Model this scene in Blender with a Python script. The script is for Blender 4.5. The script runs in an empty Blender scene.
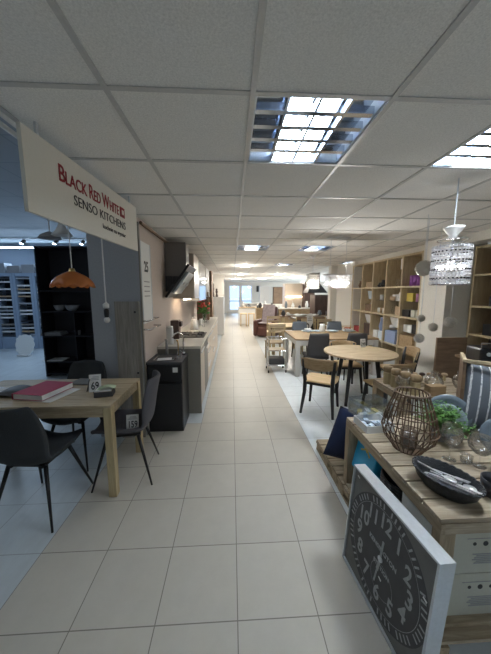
import bpy, bmesh, math, random
from mathutils import Vector, Matrix, Euler
random.seed(7)
PI = math.pi
R = math.radians
COL = bpy.context.scene.collection
# ---------------------------------------------------------------- camera
H = 1.733
PITCH, YAW, FPX = R(7.48), R(2.916), 265.73
cd = bpy.data.cameras.new('camera'); cam = bpy.data.objects.new('camera', cd); COL.objects.link(cam)
cam.location = (0, 0, H); cam.rotation_euler = (PI/2 - PITCH, 0, -YAW)
cd.sensor_fit = 'HORIZONTAL'; cd.sensor_width = 36; cd.lens = FPX/491*36; cd.clip_start = .02; cd.clip_end = 200
bpy.context.scene.camera = cam

def at(px, py, x=None, y=None, z=None):
    """world point seen at a photograph pixel on a given plane"""
    v = Euler((PI/2 - PITCH, 0, -YAW)).to_matrix() @ Vector(((px-245.5)/FPX, (327-py)/FPX, -1))
    if z is not None: t = (z-H)/v.z
    elif y is not None: t = y/v.y
    else: t = x/v.x
    return Vector((v.x*t, v.y*t, H+v.z*t))

# ---------------------------------------------------------------- materials
def nodes(name):
    m = bpy.data.materials.new(name); m.use_nodes = True
    nt = m.node_tree; b = nt.nodes['Principled BSDF']
    return m, nt, b
def N(nt, t, **k):
    n = nt.nodes.new(t)
    for a, v in k.items():
        if a.startswith('i_'): n.inputs[a[2:].replace('_', ' ')].default_value = v
        else: setattr(n, a, v)
    return n
def rgb(c): return (c[0], c[1], c[2], 1)
def plain(name, c, rough=.6, metal=0, bump=0, scale=60, vary=.12, spec=.5, coat=0):
    m, nt, b = nodes(name); L = nt.links
    tc = N(nt, 'ShaderNodeTexCoord'); no = N(nt, 'ShaderNodeTexNoise', i_Scale=scale, i_Detail=3)
    L.new(tc.outputs['Object'], no.inputs['Vector'])
    mx = N(nt, 'ShaderNodeMix', data_type='RGBA')
    mx.inputs[6].default_value = rgb([v*(1-vary) for v in c]); mx.inputs[7].default_value = rgb([min(1, v*(1+vary)) for v in c])
    L.new(no.outputs['Fac'], mx.inputs[0]); L.new(mx.outputs[2], b.inputs['Base Color'])
    b.inputs['Roughness'].default_value = rough; b.inputs['Metallic'].default_value = metal
    b.inputs['Specular IOR Level'].default_value = spec
    b.inputs['Coat Weight'].default_value = coat
    if bump:
        bp = N(nt, 'ShaderNodeBump', i_Strength=bump, i_Distance=.004)
        L.new(no.outputs['Fac'], bp.inputs['Height']); L.new(bp.outputs[0], b.inputs['Normal'])
    return m
def wood(name, c1, c2, axis='x', scale=9, rough=.55, plank=None, stretch=10, bump=.15):
    m, nt, b = nodes(name); L = nt.links
    tc = N(nt, 'ShaderNodeTexCoord'); mp = N(nt, 'ShaderNodeMapping')
    s = {'x': (1, stretch, stretch), 'y': (stretch, 1, stretch), 'z': (stretch, stretch, 1)}[axis]
    mp.inputs['Scale'].default_value = s
    L.new(tc.outputs['Object'], mp.inputs['Vector'])
    n1 = N(nt, 'ShaderNodeTexNoise', i_Scale=scale*.35, i_Detail=6, i_Roughness=.65, i_Distortion=.6)
    L.new(mp.outputs[0], n1.inputs['Vector'])
    n2 = N(nt, 'ShaderNodeTexNoise', i_Scale=2.2, i_Detail=2); L.new(tc.outputs['Object'], n2.inputs['Vector'])
    r = N(nt, 'ShaderNodeValToRGB'); r.color_ramp.elements[0].position = .33; r.color_ramp.elements[1].position = .67
    r.color_ramp.elements[0].color = rgb(c1); r.color_ramp.elements[1].color = rgb(c2)
    a = N(nt, 'ShaderNodeMath', operation='MULTIPLY_ADD'); a.inputs[1].default_value = .35; a.inputs[2].default_value = -.17
    L.new(n2.outputs['Fac'], a.inputs[0])
    ad = N(nt, 'ShaderNodeMath', operation='ADD'); L.new(a.outputs[0], ad.inputs[0]); L.new(n1.outputs['Fac'], ad.inputs[1])
    L.new(ad.outputs[0], r.inputs['Fac']); L.new(r.outputs[0], b.inputs['Base Color'])
    b.inputs['Roughness'].default_value = rough
    bp = N(nt, 'ShaderNodeBump', i_Strength=bump, i_Distance=.003)
    L.new(n1.outputs['Fac'], bp.inputs['Height']); L.new(bp.outputs[0], b.inputs['Normal'])
    return m
def glow(name, c, s):
    m, nt, b = nodes(name)
    b.inputs['Base Color'].default_value = rgb(c); b.inputs['Emission Color'].default_value = rgb(c); b.inputs['Emission Strength'].default_value = s
    return m
def glass(name, c=(1, 1, 1), rough=0.02, ior=1.45, base=.06):
    """thin sheet or blown glass: clear with a fresnel reflection"""
    m, nt, b = nodes(name); L = nt.links; nt.nodes.remove(b)
    tr = N(nt, 'ShaderNodeBsdfTransparent'); tr.inputs[0].default_value = rgb(c)
    gl = N(nt, 'ShaderNodeBsdfGlossy'); gl.inputs['Roughness'].default_value = rough
    lw = N(nt, 'ShaderNodeLayerWeight'); lw.inputs['Blend'].default_value = .35
    mp = N(nt, 'ShaderNodeMath', operation='MULTIPLY_ADD'); mp.inputs[1].default_value = .5; mp.inputs[2].default_value = base
    L.new(lw.outputs['Fresnel'], mp.inputs[0])
    mx = N(nt, 'ShaderNodeMixShader'); L.new(mp.outputs[0], mx.inputs[0]); L.new(tr.outputs[0], mx.inputs[1]); L.new(gl.outputs[0], mx.inputs[2])
    L.new(mx.outputs[0], nt.nodes['Material Output'].inputs[0])
    return m
def shell(name, c, tl=.5, clear=.15, rough=.2):
    """translucent white or crystal stuff that glows with a bulb behind it"""
    m, nt, b = nodes(name); L = nt.links
    b.inputs['Base Color'].default_value = rgb(c); b.inputs['Roughness'].default_value = rough
    t_ = N(nt, 'ShaderNodeBsdfTranslucent'); t_.inputs[0].default_value = rgb(c)
    tr = N(nt, 'ShaderNodeBsdfTransparent')
    m1 = N(nt, 'ShaderNodeMixShader'); m1.inputs[0].default_value = tl; L.new(b.outputs[0], m1.inputs[1]); L.new(t_.outputs[0], m1.inputs[2])
    m2 = N(nt, 'ShaderNodeMixShader'); m2.inputs[0].default_value = clear; L.new(m1.outputs[0], m2.inputs[1]); L.new(tr.outputs[0], m2.inputs[2])
    L.new(m2.outputs[0], nt.nodes['Material Output'].inputs[0])
    return m
def tiled(name, c, grout, size, x0, y0, gw, rough, vary, mott=.1, bump=.1, spk=0, stretch=(1, 1, 1)):
    """square tiles on the world grid"""
    m, nt, b = nodes(name); L = nt.links
    geo = N(nt, 'ShaderNodeNewGeometry'); sp = N(nt, 'ShaderNodeSeparateXYZ'); L.new(geo.outputs['Position'], sp.inputs[0])
    outs = []; cells = []
    for k, o in ((0, x0), (1, y0)):
        s1 = N(nt, 'ShaderNodeMath', operation='SUBTRACT'); s1.inputs[1].default_value = o; L.new(sp.outputs[k], s1.inputs[0])
        d = N(nt, 'ShaderNodeMath', operation='DIVIDE'); d.inputs[1].default_value = size; L.new(s1.outputs[0], d.inputs[0])
        fl = N(nt, 'ShaderNodeMath', operation='FLOOR'); L.new(d.outputs[0], fl.inputs[0]); cells.append(fl)
        f = N(nt, 'ShaderNodeMath', operation='FRACT'); L.new(d.outputs[0], f.inputs[0])
        p = N(nt, 'ShaderNodeMath', operation='PINGPONG'); p.inputs[1].default_value = .5; L.new(f.outputs[0], p.inputs[0])
        q = N(nt, 'ShaderNodeMath', operation='LESS_THAN'); q.inputs[1].default_value = gw/size/2; L.new(p.outputs[0], q.inputs[0]); outs.append(q)
    mxm = N(nt, 'ShaderNodeMath', operation='MAXIMUM'); L.new(outs[0].outputs[0], mxm.inputs[0]); L.new(outs[1].outputs[0], mxm.inputs[1])
    cc = N(nt, 'ShaderNodeCombineXYZ'); L.new(cells[0].outputs[0], cc.inputs[0]); L.new(cells[1].outputs[0], cc.inputs[1])
    wn = N(nt, 'ShaderNodeTexWhiteNoise', noise_dimensions='2D'); L.new(cc.outputs[0], wn.inputs['Vector'])
    mp = N(nt, 'ShaderNodeMapping'); mp.inputs['Scale'].default_value = stretch; L.new(geo.outputs['Position'], mp.inputs[0])
    no = N(nt, 'ShaderNodeTexNoise', i_Scale=7, i_Detail=8, i_Roughness=.7); L.new(mp.outputs[0], no.inputs['Vector'])
    v = N(nt, 'ShaderNodeMath', operation='MULTIPLY_ADD'); v.inputs[1].default_value = vary; v.inputs[2].default_value = 1-vary/2; L.new(wn.outputs['Value'], v.inputs[0])
    v2 = N(nt, 'ShaderNodeMath', operation='MULTIPLY_ADD'); v2.inputs[1].default_value = mott*2; v2.inputs[2].default_value = 1-mott; L.new(no.outputs['Fac'], v2.inputs[0])
    v3 = N(nt, 'ShaderNodeMath', operation='MULTIPLY'); L.new(v.outputs[0], v3.inputs[0]); L.new(v2.outputs[0], v3.inputs[1])
    last = v3
    if spk:
        n2 = N(nt, 'ShaderNodeTexNoise', i_Scale=130, i_Detail=2, i_Roughness=.8); L.new(geo.outputs['Position'], n2.inputs['Vector'])
        v4 = N(nt, 'ShaderNodeMath', operation='MULTIPLY_ADD'); v4.inputs[1].default_value = spk*2; v4.inputs[2].default_value = 1-spk; L.new(n2.outputs['Fac'], v4.inputs[0])
        v5 = N(nt, 'ShaderNodeMath', operation='MULTIPLY'); L.new(v3.outputs[0], v5.inputs[0]); L.new(v4.outputs[0], v5.inputs[1]); last = v5
    vm = N(nt, 'ShaderNodeVectorMath', operation='SCALE'); vm.inputs[0].default_value = c; L.new(last.outputs[0], vm.inputs['Scale'])
    mx = N(nt, 'ShaderNodeMix', data_type='RGBA'); L.new(mxm.outputs[0], mx.inputs[0]); L.new(vm.outputs[0], mx.inputs[6]); mx.inputs[7].default_value = rgb(grout)
    L.new(mx.outputs[2], b.inputs['Base Color'])
    b.inputs['Roughness'].default_value = rough
    bp = N(nt, 'ShaderNodeBump', i_Strength=bump, i_Distance=.003)
    iv = N(nt, 'ShaderNodeMath', operation='SUBTRACT'); L.new(no.outputs['Fac'], iv.inputs[0]); L.new(mxm.outputs[0], iv.inputs[1])
    L.new(iv.outputs[0], bp.inputs['Height']); L.new(bp.outputs[0], b.inputs['Normal'])
    return m
def stripes(name, c1, c2, freq, axis=0, width=.2, rough=.9):
    m, nt, b = nodes(name); L = nt.links
    tc = N(nt, 'ShaderNodeTexCoord'); sp = N(nt, 'ShaderNodeSeparateXYZ'); L.new(tc.outputs['Object'], sp.inputs[0])
    a = N(nt, 'ShaderNodeMath', operation='MULTIPLY'); a.inputs[1].default_value = freq; L.new(sp.outputs[axis], a.inputs[0])
    f = N(nt, 'ShaderNodeMath', operation='FRACT'); L.new(a.outputs[0], f.inputs[0])
    q = N(nt, 'ShaderNodeMath', operation='LESS_THAN'); q.inputs[1].default_value = width; L.new(f.outputs[0], q.inputs[0])
    w = N(nt, 'ShaderNodeTexNoise', i_Scale=160); L.new(tc.outputs['Object'], w.inputs['Vector'])
    w2 = N(nt, 'ShaderNodeMath', operation='GREATER_THAN'); w2.inputs[1].default_value = .42; L.new(w.outputs['Fac'], w2.inputs[0])
    g = N(nt, 'ShaderNodeMath', operation='MULTIPLY'); L.new(q.outputs[0], g.inputs[0]); L.new(w2.outputs[0], g.inputs[1])
    mx = N(nt, 'ShaderNodeMix', data_type='RGBA'); mx.inputs[6].default_value = rgb(c1); mx.inputs[7].default_value = rgb(c2)
    L.new(g.outputs[0], mx.inputs[0]); L.new(mx.outputs[2], b.inputs['Base Color']); b.inputs['Roughness'].default_value = rough
    bp = N(nt, 'ShaderNodeBump', i_Strength=.4, i_Distance=.002); L.new(w.outputs['Fac'], bp.inputs['Height']); L.new(bp.outputs[0], b.inputs['Normal'])
    return m

TS = .435
M = {}
M['floor_beige'] = tiled('beige floor tile', (.50, .475, .42), (.20, .185, .16), TS, .0196, 1.1982, .0055, .42, .05, .10, .08)
M['floor_grey'] = tiled('grey floor tile', (.50, .555, .59), (.28, .3, .33), TS, .0196, 1.1982, .005, .32, .05, .25, .06, stretch=(1, .35, 1))
M['ceil'] = tiled('ceiling tile', (.82, .81, .78), (.5, .5, .48), .6, .0937, 1.2178, .006, .95, .03, .04, .2, spk=.30)
M['floor_grey_lit'] = tiled('glossy lit copy of grey floor tile', (.80, .86, .90), (.42, .45, .48), TS, .0196, 1.1982, .005, .25, .05, .15, .06)  # grey tile again, with the brighter lighting put into its colour
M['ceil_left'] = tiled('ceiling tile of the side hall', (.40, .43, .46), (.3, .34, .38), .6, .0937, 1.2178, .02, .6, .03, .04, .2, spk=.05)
M['grid'] = plain('ceiling rail metal', (.56, .56, .55), .45, .2)
M['wall_w'] = plain('white wall paint', (.72, .70, .65), .8, bump=.05)
M['wall_warm'] = plain('pale warm wall', (.56, .48, .43), .75, bump=.05)
M['wall_grey'] = plain('blue grey wall', (.34, .36, .39), .7, bump=.05)
M['wall_hall'] = plain('side hall wall', (.38, .43, .50), .7)
M['white'] = plain('white lacquer', (.75, .75, .74), .35)
M['offwhite'] = plain('off white board', (.72, .70, .63), .55, vary=.04)
M['black'] = plain('black lacquer', (.012, .013, .016), .35)
M['black_m'] = plain('black metal', (.012, .012, .013), .4, .3)
M['shelfblack'] = plain('black brown board', (.018, .016, .02), .5)
M['dark'] = plain('dark grey', (.05, .05, .055), .6)
M['grey'] = plain('mid grey', (.3, .3, .31), .6)
M['chrome'] = plain('chrome', (.8, .8, .82), .12, 1, vary=.02)
M['mirror'] = plain('polished reflector', (.42, .45, .50), .12, 1, vary=.02)
M['alu'] = plain('brushed aluminium', (.62, .66, .70), .38, .55)
M['chairfab'] = plain('charcoal chair fabric', (.032, .036, .040), .95, bump=.5, scale=220, vary=.25)
M['chairfab2'] = plain('grey chair fabric', (.08, .078, .09), .95, bump=.5, scale=220, vary=.25)
M['slategrey'] = plain('slate grey fabric', (.16, .19, .23), .95, bump=.4, scale=200)
M['navy'] = plain('navy cloth', (.012, .02, .055), .95, bump=.4, scale=160, vary=.25)
M['oak'] = wood('oak table wood', (.32, .25, .16), (.54, .44, .30), 'x')
M['oakz'] = wood('oak leg wood', (.36, .28, .15), (.52, .42, .25), 'z')
M['oakd'] = wood('oak plywood', (.27, .18, .09), (.42, .30, .17), 'x')
M['birch'] = wood('pale seat wood', (.52, .38, .20), (.68, .52, .31), 'x')
M['shelfoak'] = wood('shelf oak', (.44, .35, .22), (.60, .50, .33), 'z', stretch=6)
M['shelfback'] = wood('shelf back board', (.20, .13, .08), (.29, .20, .12), 'z', stretch=6)
M['pallet'] = wood('pallet plank wood', (.27, .215, .15), (.52, .43, .31), 'x', scale=11, rough=.75, bump=.5)
M['pallety'] = wood('pallet rail wood', (.25, .19, .125), (.46, .37, .25), 'y', scale=11, rough=.75, bump=.5)
M['palletz'] = wood('pallet post wood', (.28, .215, .14), (.48, .385, .26), 'z', scale=11, rough=.75, bump=.5)
M['greywood'] = wood('grey wood laminate', (.19, .175, .16), (.33, .31, .28), 'z', stretch=12, rough=.6)
M['walnut'] = wood('brown board wood', (.14, .085, .05), (.24, .155, .095), 'x', stretch=8)
M['brownwood'] = wood('dark brown veneer', (.05, .03, .025), (.10, .06, .05), 'z', stretch=8, rough=.4)
M['taupe'] = plain('taupe cabinet panel', (.23, .215, .19), .45)
M['worktop'] = plain('pale worktop', (.66, .64, .58), .3)
M['beigecab'] = plain('beige cabinet gloss', (.50, .42, .34), .3)
M['leather'] = plain('brown leather', (.11, .045, .035), .45, bump=.2)
M['glass'] = glass('clear glass')
M['glass_smoke'] = glass('smoky lamp glass', (.85, .80, .75))
M['amber'] = glass('amber glass', (.75, .33, .10), .25)
M['windowglass'] = glass('window glass', (.9, .95, 1), base=.08)
M['red'] = plain('red print', (.28, .012, .02), .5)
M['pinkred'] = plain('raspberry book cover', (.36, .03, .075), .7)
M['paper'] = plain('white paper', (.74, .75, .74), .7, vary=.04)
M['ink'] = plain('black ink', (.02, .02, .022), .6)
M['icedblue'] = plain('pale blue paper', (.58, .68, .78), .6)
M['wicker'] = wood('brown willow', (.06, .035, .02), (.16, .095, .055), 'z', stretch=3)
M['blkwicker'] = plain('black woven plastic', (.022, .024, .028), .45, bump=.9, scale=120, vary=.4)
M['greyplate'] = plain('grey blue stoneware', (.13, .165, .20), .3)
M['greyplate2'] = plain('pale blue grey stoneware', (.25, .31, .35), .3)
M['leaf'] = plain('green leaf', (.075, .20, .035), .5, vary=.5, scale=25)
M['stem'] = plain('green stem', (.06, .14, .03), .6)
M['clay'] = plain('dark ceramic', (.04, .042, .05), .35)
M['clockface'] = plain('weathered clock print', (.075, .075, .078), .7, scale=9, vary=.3)
M['clockpale'] = plain('weathered clock margin', (.17, .17, .165), .7, scale=14, vary=.25)
M['clocknum'] = plain('faded numeral print', (.36, .37, .38), .7, scale=40, vary=.4)
M['brightblue'] = plain('bright blue packaging', (.02, .40, .72), .35)
M['yellow'] = plain('yellow paper', (.62, .50, .10), .6)
M['kraft'] = plain('pale kraft box', (.48, .48, .41), .8, vary=.06)
M['tan'] = plain('tan card', (.42, .31, .20), .75)
M['purple'] = plain('purple candle wax', (.30, .10, .40), .5)
M['pink'] = plain('pink candle wax', (.55, .25, .40), .5)
M['bluebin'] = plain('pale blue fabric bin', (.25, .32, .50), .8)
M['steel'] = plain('bright cutlery steel', (.80, .81, .83), .28, .55)
M['gold'] = plain('brass', (.55, .38, .15), .3, 1)
M['stripe'] = stripes('woven striped cushion', (.11, .125, .15), (.66, .68, .70), 19, 0, .18)
M['tube'] = glow('fluorescent tube glow', (.72, .86, 1.0), 20)
M['tubefar'] = glow('far fluorescent tube glow', (.75, .86, 1.0), 6)
M['down'] = glow('downlight glow', (1.0, .93, .82), 28)
M['bulb'] = glow('lamp bulb glow', (1.0, .97, .95), 4)
M['bulbs'] = glow('small bulb glow', (1.0, .95, .88), 5)
M['ledblue'] = glow('cool spot glow', (.55, .78, 1.0), 20)
M['niche'] = glow('niche strip glow', (1.0, .82, .6), 14)
M['crystal'] = shell('crystal bead', (.72, .72, .74), .45, .15, .12)
M['capiz'] = shell('shell disc', (.62, .60, .56), .6, .05)
M['amber'] = shell('amber glass', (.72, .30, .10), .5, .12, .15)
# ---------------------------------------------------------------- mesh builder
class MB:
    def __init__(s): s.bm = bmesh.new()
    def _x(s, vs, T):
        if T is not None: bmesh.ops.transform(s.bm, matrix=T, verts=vs)
    def box(s, cx, cy, cz, sx, sy, sz, rx=0, ry=0, rz=0):
        r = bmesh.ops.create_cube(s.bm, size=1)
        T = Matrix.Translation((cx, cy, cz)) @ Euler((rx, ry, rz)).to_matrix().to_4x4() @ Matrix.Diagonal((sx, sy, sz, 1))
        s._x(r['verts'], T); return s
    def b2(s, x0, y0, z0, x1, y1, z1): return s.box((x0+x1)/2, (y0+y1)/2, (z0+z1)/2, abs(x1-x0), abs(y1-y0), abs(z1-z0))
    def cyl(s, p0, p1, r0, r1=None, n=12):
        p0, p1 = Vector(p0), Vector(p1); r1 = r0 if r1 is None else r1
        d = p1-p0
        r = bmesh.ops.create_cone(s.bm, cap_ends=True, segments=n, radius1=r0, radius2=r1, depth=d.length)
        q = d.to_track_quat('Z', 'Y').to_matrix().to_4x4()
        s._x(r['verts'], Matrix.Translation((p0+p1)/2) @ q); return s
    def sph(s, c, r, n=10, sc=(1, 1, 1)):
        q = bmesh.ops.create_uvsphere(s.bm, u_segments=n*2, v_segments=n, radius=r)
        s._x(q['verts'], Matrix.Translation(c) @ Matrix.Diagonal((*sc, 1))); return s
    def tube(s, pts, r, n=6, closed=False):
        P = [Vector(p) for p in pts]; rings = []; k = len(P); up = None
        for i, p in enumerate(P):
            a = P[(i-1) % k] if (closed or i > 0) else p; c = P[(i+1) % k] if (closed or i < k-1) else p
            t = (c-a).normalized()
            if up is None: up = Vector((0, 0, 1)) if abs(t.z) < .9 else Vector((1, 0, 0))
            u = (up - t*up.dot(t)).normalized(); up = u; v = t.cross(u)
            rr = r[i] if isinstance(r, (list, tuple)) else r
            rings.append([s.bm.verts.new(p + (u*math.cos(2*PI*j/n)+v*math.sin(2*PI*j/n))*rr) for j in range(n)])
        for i in range(k if closed else k-1):
            A, B = rings[i], rings[(i+1) % k]
            for j in range(n): s.bm.faces.new((A[j], A[(j+1) % n], B[(j+1) % n], B[j]))
        if not closed: s.bm.faces.new(rings[0][::-1]); s.bm.faces.new(rings[-1])
        return s
    def lathe(s, prof, n=24, c=(0, 0, 0), T=None, sy=1):
        """prof: (radius, z) pairs; r==0 closes"""
        rings = []; new = []
        for r, z in prof:
            if r < 1e-6: v = s.bm.verts.new((c[0], c[1], c[2]+z)); rings.append([v]); new.append(v)
            else:
                ring = [s.bm.verts.new((c[0]+r*math.cos(2*PI*j/n), c[1]+sy*r*math.sin(2*PI*j/n), c[2]+z)) for j in range(n)]; rings.append(ring); new += ring
        for A, B in zip(rings, rings[1:]):
            if len(A) == 1 and len(B) == 1: continue
            for j in range(n):
                k = (j+1) % n
                if len(A) == 1: s.bm.faces.new((A[0], B[k], B[j]))
                elif len(B) == 1: s.bm.faces.new((A[j], A[k], B[0]))
                else: s.bm.faces.new((A[j], A[k], B[k], B[j]))
        s._x(new, T); return s
    def prism(s, pts, z0, z1):
        a = [s.bm.verts.new((x, y, z0)) for x, y in pts]; b = [s.bm.verts.new((x, y, z1)) for x, y in pts]
        s.bm.faces.new(a[::-1]); s.bm.faces.new(b)
        for i in range(len(pts)):
            j = (i+1) % len(pts); s.bm.faces.new((a[i], a[j], b[j], b[i]))
        return s
    def grid(s, f, nu, nv):
        V = [[s.bm.verts.new(f(i/nu, j/nv)) for j in range(nv+1)] for i in range(nu+1)]
        for i in range(nu):
            for j in range(nv): s.bm.faces.new((V[i][j], V[i+1][j], V[i+1][j+1], V[i][j+1]))
        return s
    def build(s, name, mat, parent=None, smooth=False, bevel=0, loc=None, solid=0, sub=0, rot=None, label=None):
        bmesh.ops.recalc_face_normals(s.bm, faces=s.bm.faces)
        me = bpy.data.meshes.new(name); s.bm.to_mesh(me); s.bm.free()
        if smooth: me.polygons.foreach_set('use_smooth', [True]*len(me.polygons))
        o = bpy.data.objects.new(name, me); COL.objects.link(o)
        for q in (mat if isinstance(mat, list) else [mat]): me.materials.append(q)
        if parent: o.parent = parent
        if loc is not None: o.location = loc
        if rot is not None: o.rotation_euler = rot
        if solid: a = o.modifiers.new('s', 'SOLIDIFY'); a.thickness = solid; a.offset = 0
        if bevel: a = o.modifiers.new('b', 'BEVEL'); a.width = bevel; a.segments = 2; a.limit_method = 'ANGLE'
        if sub: a = o.modifiers.new('u', 'SUBSURF'); a.levels = a.render_levels = sub
        if label: o['label'] = label
        return o

def tag(o, label, cat, group=None):
    o['label'] = label; o['category'] = cat
    if group: o['group'] = group
    return o
def thing(name, label, cat, loc=(0, 0, 0), rz=0, group=None):
    o = bpy.data.objects.new(name, None); COL.objects.link(o); o.empty_display_size = .1
    o.location = loc; o.rotation_euler = (0, 0, rz); return tag(o, label, cat, group)
def solo(mb, name, mat, label, cat, loc=(0, 0, 0), rz=0, group=None, **k):
    rot = k.pop('rot', (0, 0, rz))
    return tag(mb.build(name, mat, loc=loc, rot=rot, **k), label, cat, group)
def struct(mb, name, mat, **k):
    o = mb.build(name, mat, **k)
    if not k.get('parent'): o['kind'] = 'structure'
    return o
KIDS = {}
def copy_tree(o, parent=None):
    kids = [c for c in COL.objects if c.parent == o]
    c = o.copy(); COL.objects.link(c); c.parent = parent
    for k in kids: copy_tree(k, c)
    return c
def dup(o, label, loc, rz=0, group=None):
    c = copy_tree(o); c.location = loc; c.rotation_euler = (o.rotation_euler[0], o.rotation_euler[1], rz); c['label'] = label
    if group: c['group'] = group
    return c
def text(name, body, size, mat, parent, loc, rot=(PI/2, 0, 0), off=0, align='CENTER', ext=.001, sx=1, label=None, base=False):
    c = bpy.data.curves.new(name, 'FONT'); c.body = body; c.size = size; c.align_x = align; c.align_y = 'BOTTOM_BASELINE' if base else 'CENTER'; c.extrude = ext; c.offset = off
    c.resolution_u = 3
    o = bpy.data.objects.new(name, c); COL.objects.link(o); c.materials.append(mat); o.parent = parent
    bpy.context.view_layer.update()
    me = bpy.data.meshes.new_from_object(o.evaluated_get(bpy.context.evaluated_depsgraph_get()))
    bpy.data.objects.remove(o); o = bpy.data.objects.new(name, me); COL.objects.link(o); o.parent = parent
    o.location = loc; o.rotation_euler = rot; o.scale = (sx, 1, 1)
    if label: o['label'] = label
    return o
M['gloss'] = plain('pale glossy cabinet', (.55, .56, .56), .08)
M['hoodgrey'] = plain('satin hood steel', (.17, .16, .155), .35, .5)
M['rack'] = plain('pale blue rack board', (.30, .38, .50), .6)
# ================================================================= THE SETTING
CZ = 2.555; LZ = 3.3
XW = -1.04            # kitchen wall plane
mb = MB()
def quad(mb, x0, y0, x1, y1, z, mi=0, flip=False):
    v = [mb.bm.verts.new(p) for p in ((x0, y0, z), (x1, y0, z), (x1, y1, z), (x0, y1, z))]
    f = mb.bm.faces.new(v); f.material_index = mi
gx = lambda i: .0196+i*TS
quad(mb, gx(-3), -3, gx(2), 3.373, 0, 0)
quad(mb, gx(-1), 3.373, gx(2), 22.3, 0, 0)
quad(mb, -9, -3, gx(-3), 3.373, 0, 1)
quad(mb, -9, 3.373, gx(-1), 22.3, 0, 1)
quad(mb, gx(2), -3, 9, 22.3, 0, 2)
struct(mb, 'floor', [M['floor_beige'], M['floor_grey'], M['floor_grey_lit']])
def snap(v, o): return o+.6*math.floor((v-o)/.6+1e-6)
LOUV = [(.0937, 1.2178), (.0937+1.2, 1.2178)]
for (px, py) in ((253, 247), (317, 248), (278, 265.5), (350, 262)):
    a = at(px, py, z=CZ); LOUV.append((snap(a.x, .0937), snap(a.y, 1.2178)))
LOUV += [(.0937-.6, 1.2178-3), (.0937+1.8, 1.2178-3)]  # two unseen fixtures added behind the camera for extra light
mb = MB(); rows_ = sorted(set([-3, 22.3]+[v for q in LOUV for v in (q[1], q[1]+.6)]))
for y0, y1 in zip(rows_, rows_[1:]):
    if y1-y0 < .01: continue
    x = -1.02
    for hx in sorted(q[0] for q in LOUV if q[1] < (y0+y1)/2 < q[1]+.6):
        mb.b2(x, y0, CZ, hx, y1, CZ+.12); x = hx+.6
    mb.b2(x, y0, CZ, 9, y1, CZ+.12)
mb.b2(-1.021, -3, CZ+.12, 9, 22.3, CZ+.14); mb.b2(XW-.53, 3.1, CZ, -1.02, 22.3, CZ+.12)
struct(mb, 'ceiling', M['ceil'])
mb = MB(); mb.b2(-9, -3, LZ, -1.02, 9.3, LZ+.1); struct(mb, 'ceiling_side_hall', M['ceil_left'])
# T-rails of the suspended ceiling
mb = MB()
x = .0937-1.2
while x < 9:
    if x > -1.0: mb.box(x, 9.6, CZ-.002, .024, 25.2, .008)
    x += .6
y = 1.2178-.6*7
while y < 22.2:
    mb.box(3.99, y, CZ-.001, 10.0, .024, .008)
    y += .6
struct(mb, 'trim_1', M['grid'])
mb = MB(); mb.b2(-1.045, -3, CZ-.005, -1.022, 3.1, LZ); struct(mb, 'trim_2', M['grid'])
mb = MB()
for q, z in ((-1.06, 2.55), (-1.10, 2.53)): mb.cyl((q, -2.9, z), (q, 3.08, z), .013)
struct(mb, 'trim_3', M['white'])
# walls
mb = MB(); mb.b2(XW-.55, 3.1, 0, XW, 22.3, LZ); o = struct(mb, 'wall_kitchen', [M['wall_warm'], M['wall_grey']])
for p in o.data.polygons:
    if p.normal.y < -.5: p.material_index = 1
struct(MB().b2(-9.1, 9.2, 0, XW-.55, 9.3, LZ), 'wall_side_hall', M['wall_hall'])
struct(MB().b2(-9.1, -3, 0, -9, 9.2, LZ), 'wall_left', M['wall_hall'])
struct(MB().b2(-9.1, -3.1, 0, 9.1, -3, LZ), 'wall_back', M['wall_w'])
struct(MB().b2(3.66, 3.88, 0, 3.8, 8.5, CZ), 'wall_right', M['wall_w'])
struct(MB().b2(3.95, -3, 0, 4.05, 3.88, CZ), 'wall_right_near', M['wall_w'])
struct(MB().b2(3.3, 7.12, 0, 3.66, 8.5, CZ), 'wall_right_end', M['wall_w'])
struct(MB().b2(3.38, -3, 2.43, 3.66, 7.12, CZ), 'trim_4', M['wall_w'])
struct(MB().b2(9, -3, 0, 9.1, 22.3, LZ), 'wall_far_right', M['wall_w'])
struct(MB().b2(3.22, 3.88, 0, 3.66, 4.42, CZ), 'wall_column', M['wall_w'])
struct(MB().b2(3.1, 8.3, 0, 3.3, 8.5, CZ), 'wall_pillar', M['wall_w'])
struct(MB().b2(XW, 13, 0, -.38, 13.15, CZ), 'wall_partition', M['wall_w'])
struct(MB().b2(XW, 3.1, 0, XW+.012, 3.14, LZ-.8), 'trim_5', M['taupe'])
# end wall with the glazed entrance
a, c = at(228.5, 300, y=22.2), at(252.5, 300, y=22.2); dx0, dx1 = a.x, c.x; dh = 2.35
mb = MB(); mb.b2(-1.7, 22.2, 0, dx0, 22.35, CZ); mb.b2(dx1, 22.2, 0, 9, 22.35, CZ); mb.b2(dx0, 22.2, dh, dx1, 22.35, CZ)
struct(mb, 'wall_end', M['wall_w'])
w = (dx1-dx0)/2
for k in range(2):
    x0 = dx0+k*w; x1 = x0+w
    d = MB(); 
    for q in ((x0, x0+.12), (x1-.12, x1)): d.b2(q[0], 22.2, 0, q[1], 22.26, dh)
    for q in ((0, .3), (dh-.12, dh), (.95, 1.05)): d.b2(x0+.12, 22.2, q[0], x1-.12, 22.26, q[1])
    d = struct(d, 'door_%d' % (k+1), M['white'])
    g = MB().b2(x0+.12, 22.225, .3, x1-.12, 22.232, dh-.12).build('door_glass', M['windowglass'], d)
    MB().cyl((x0+(.09 if k else w-.09), 22.17, .9), (x0+(.09 if k else w-.09), 22.17, 1.3), .015).build('door_handle', M['alu'], d)
struct(MB().b2(-30, 22.4, -.06, 40, 80, -.01), 'ground', plain('snowy pavement', (.6, .68, .8), .8))
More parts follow.
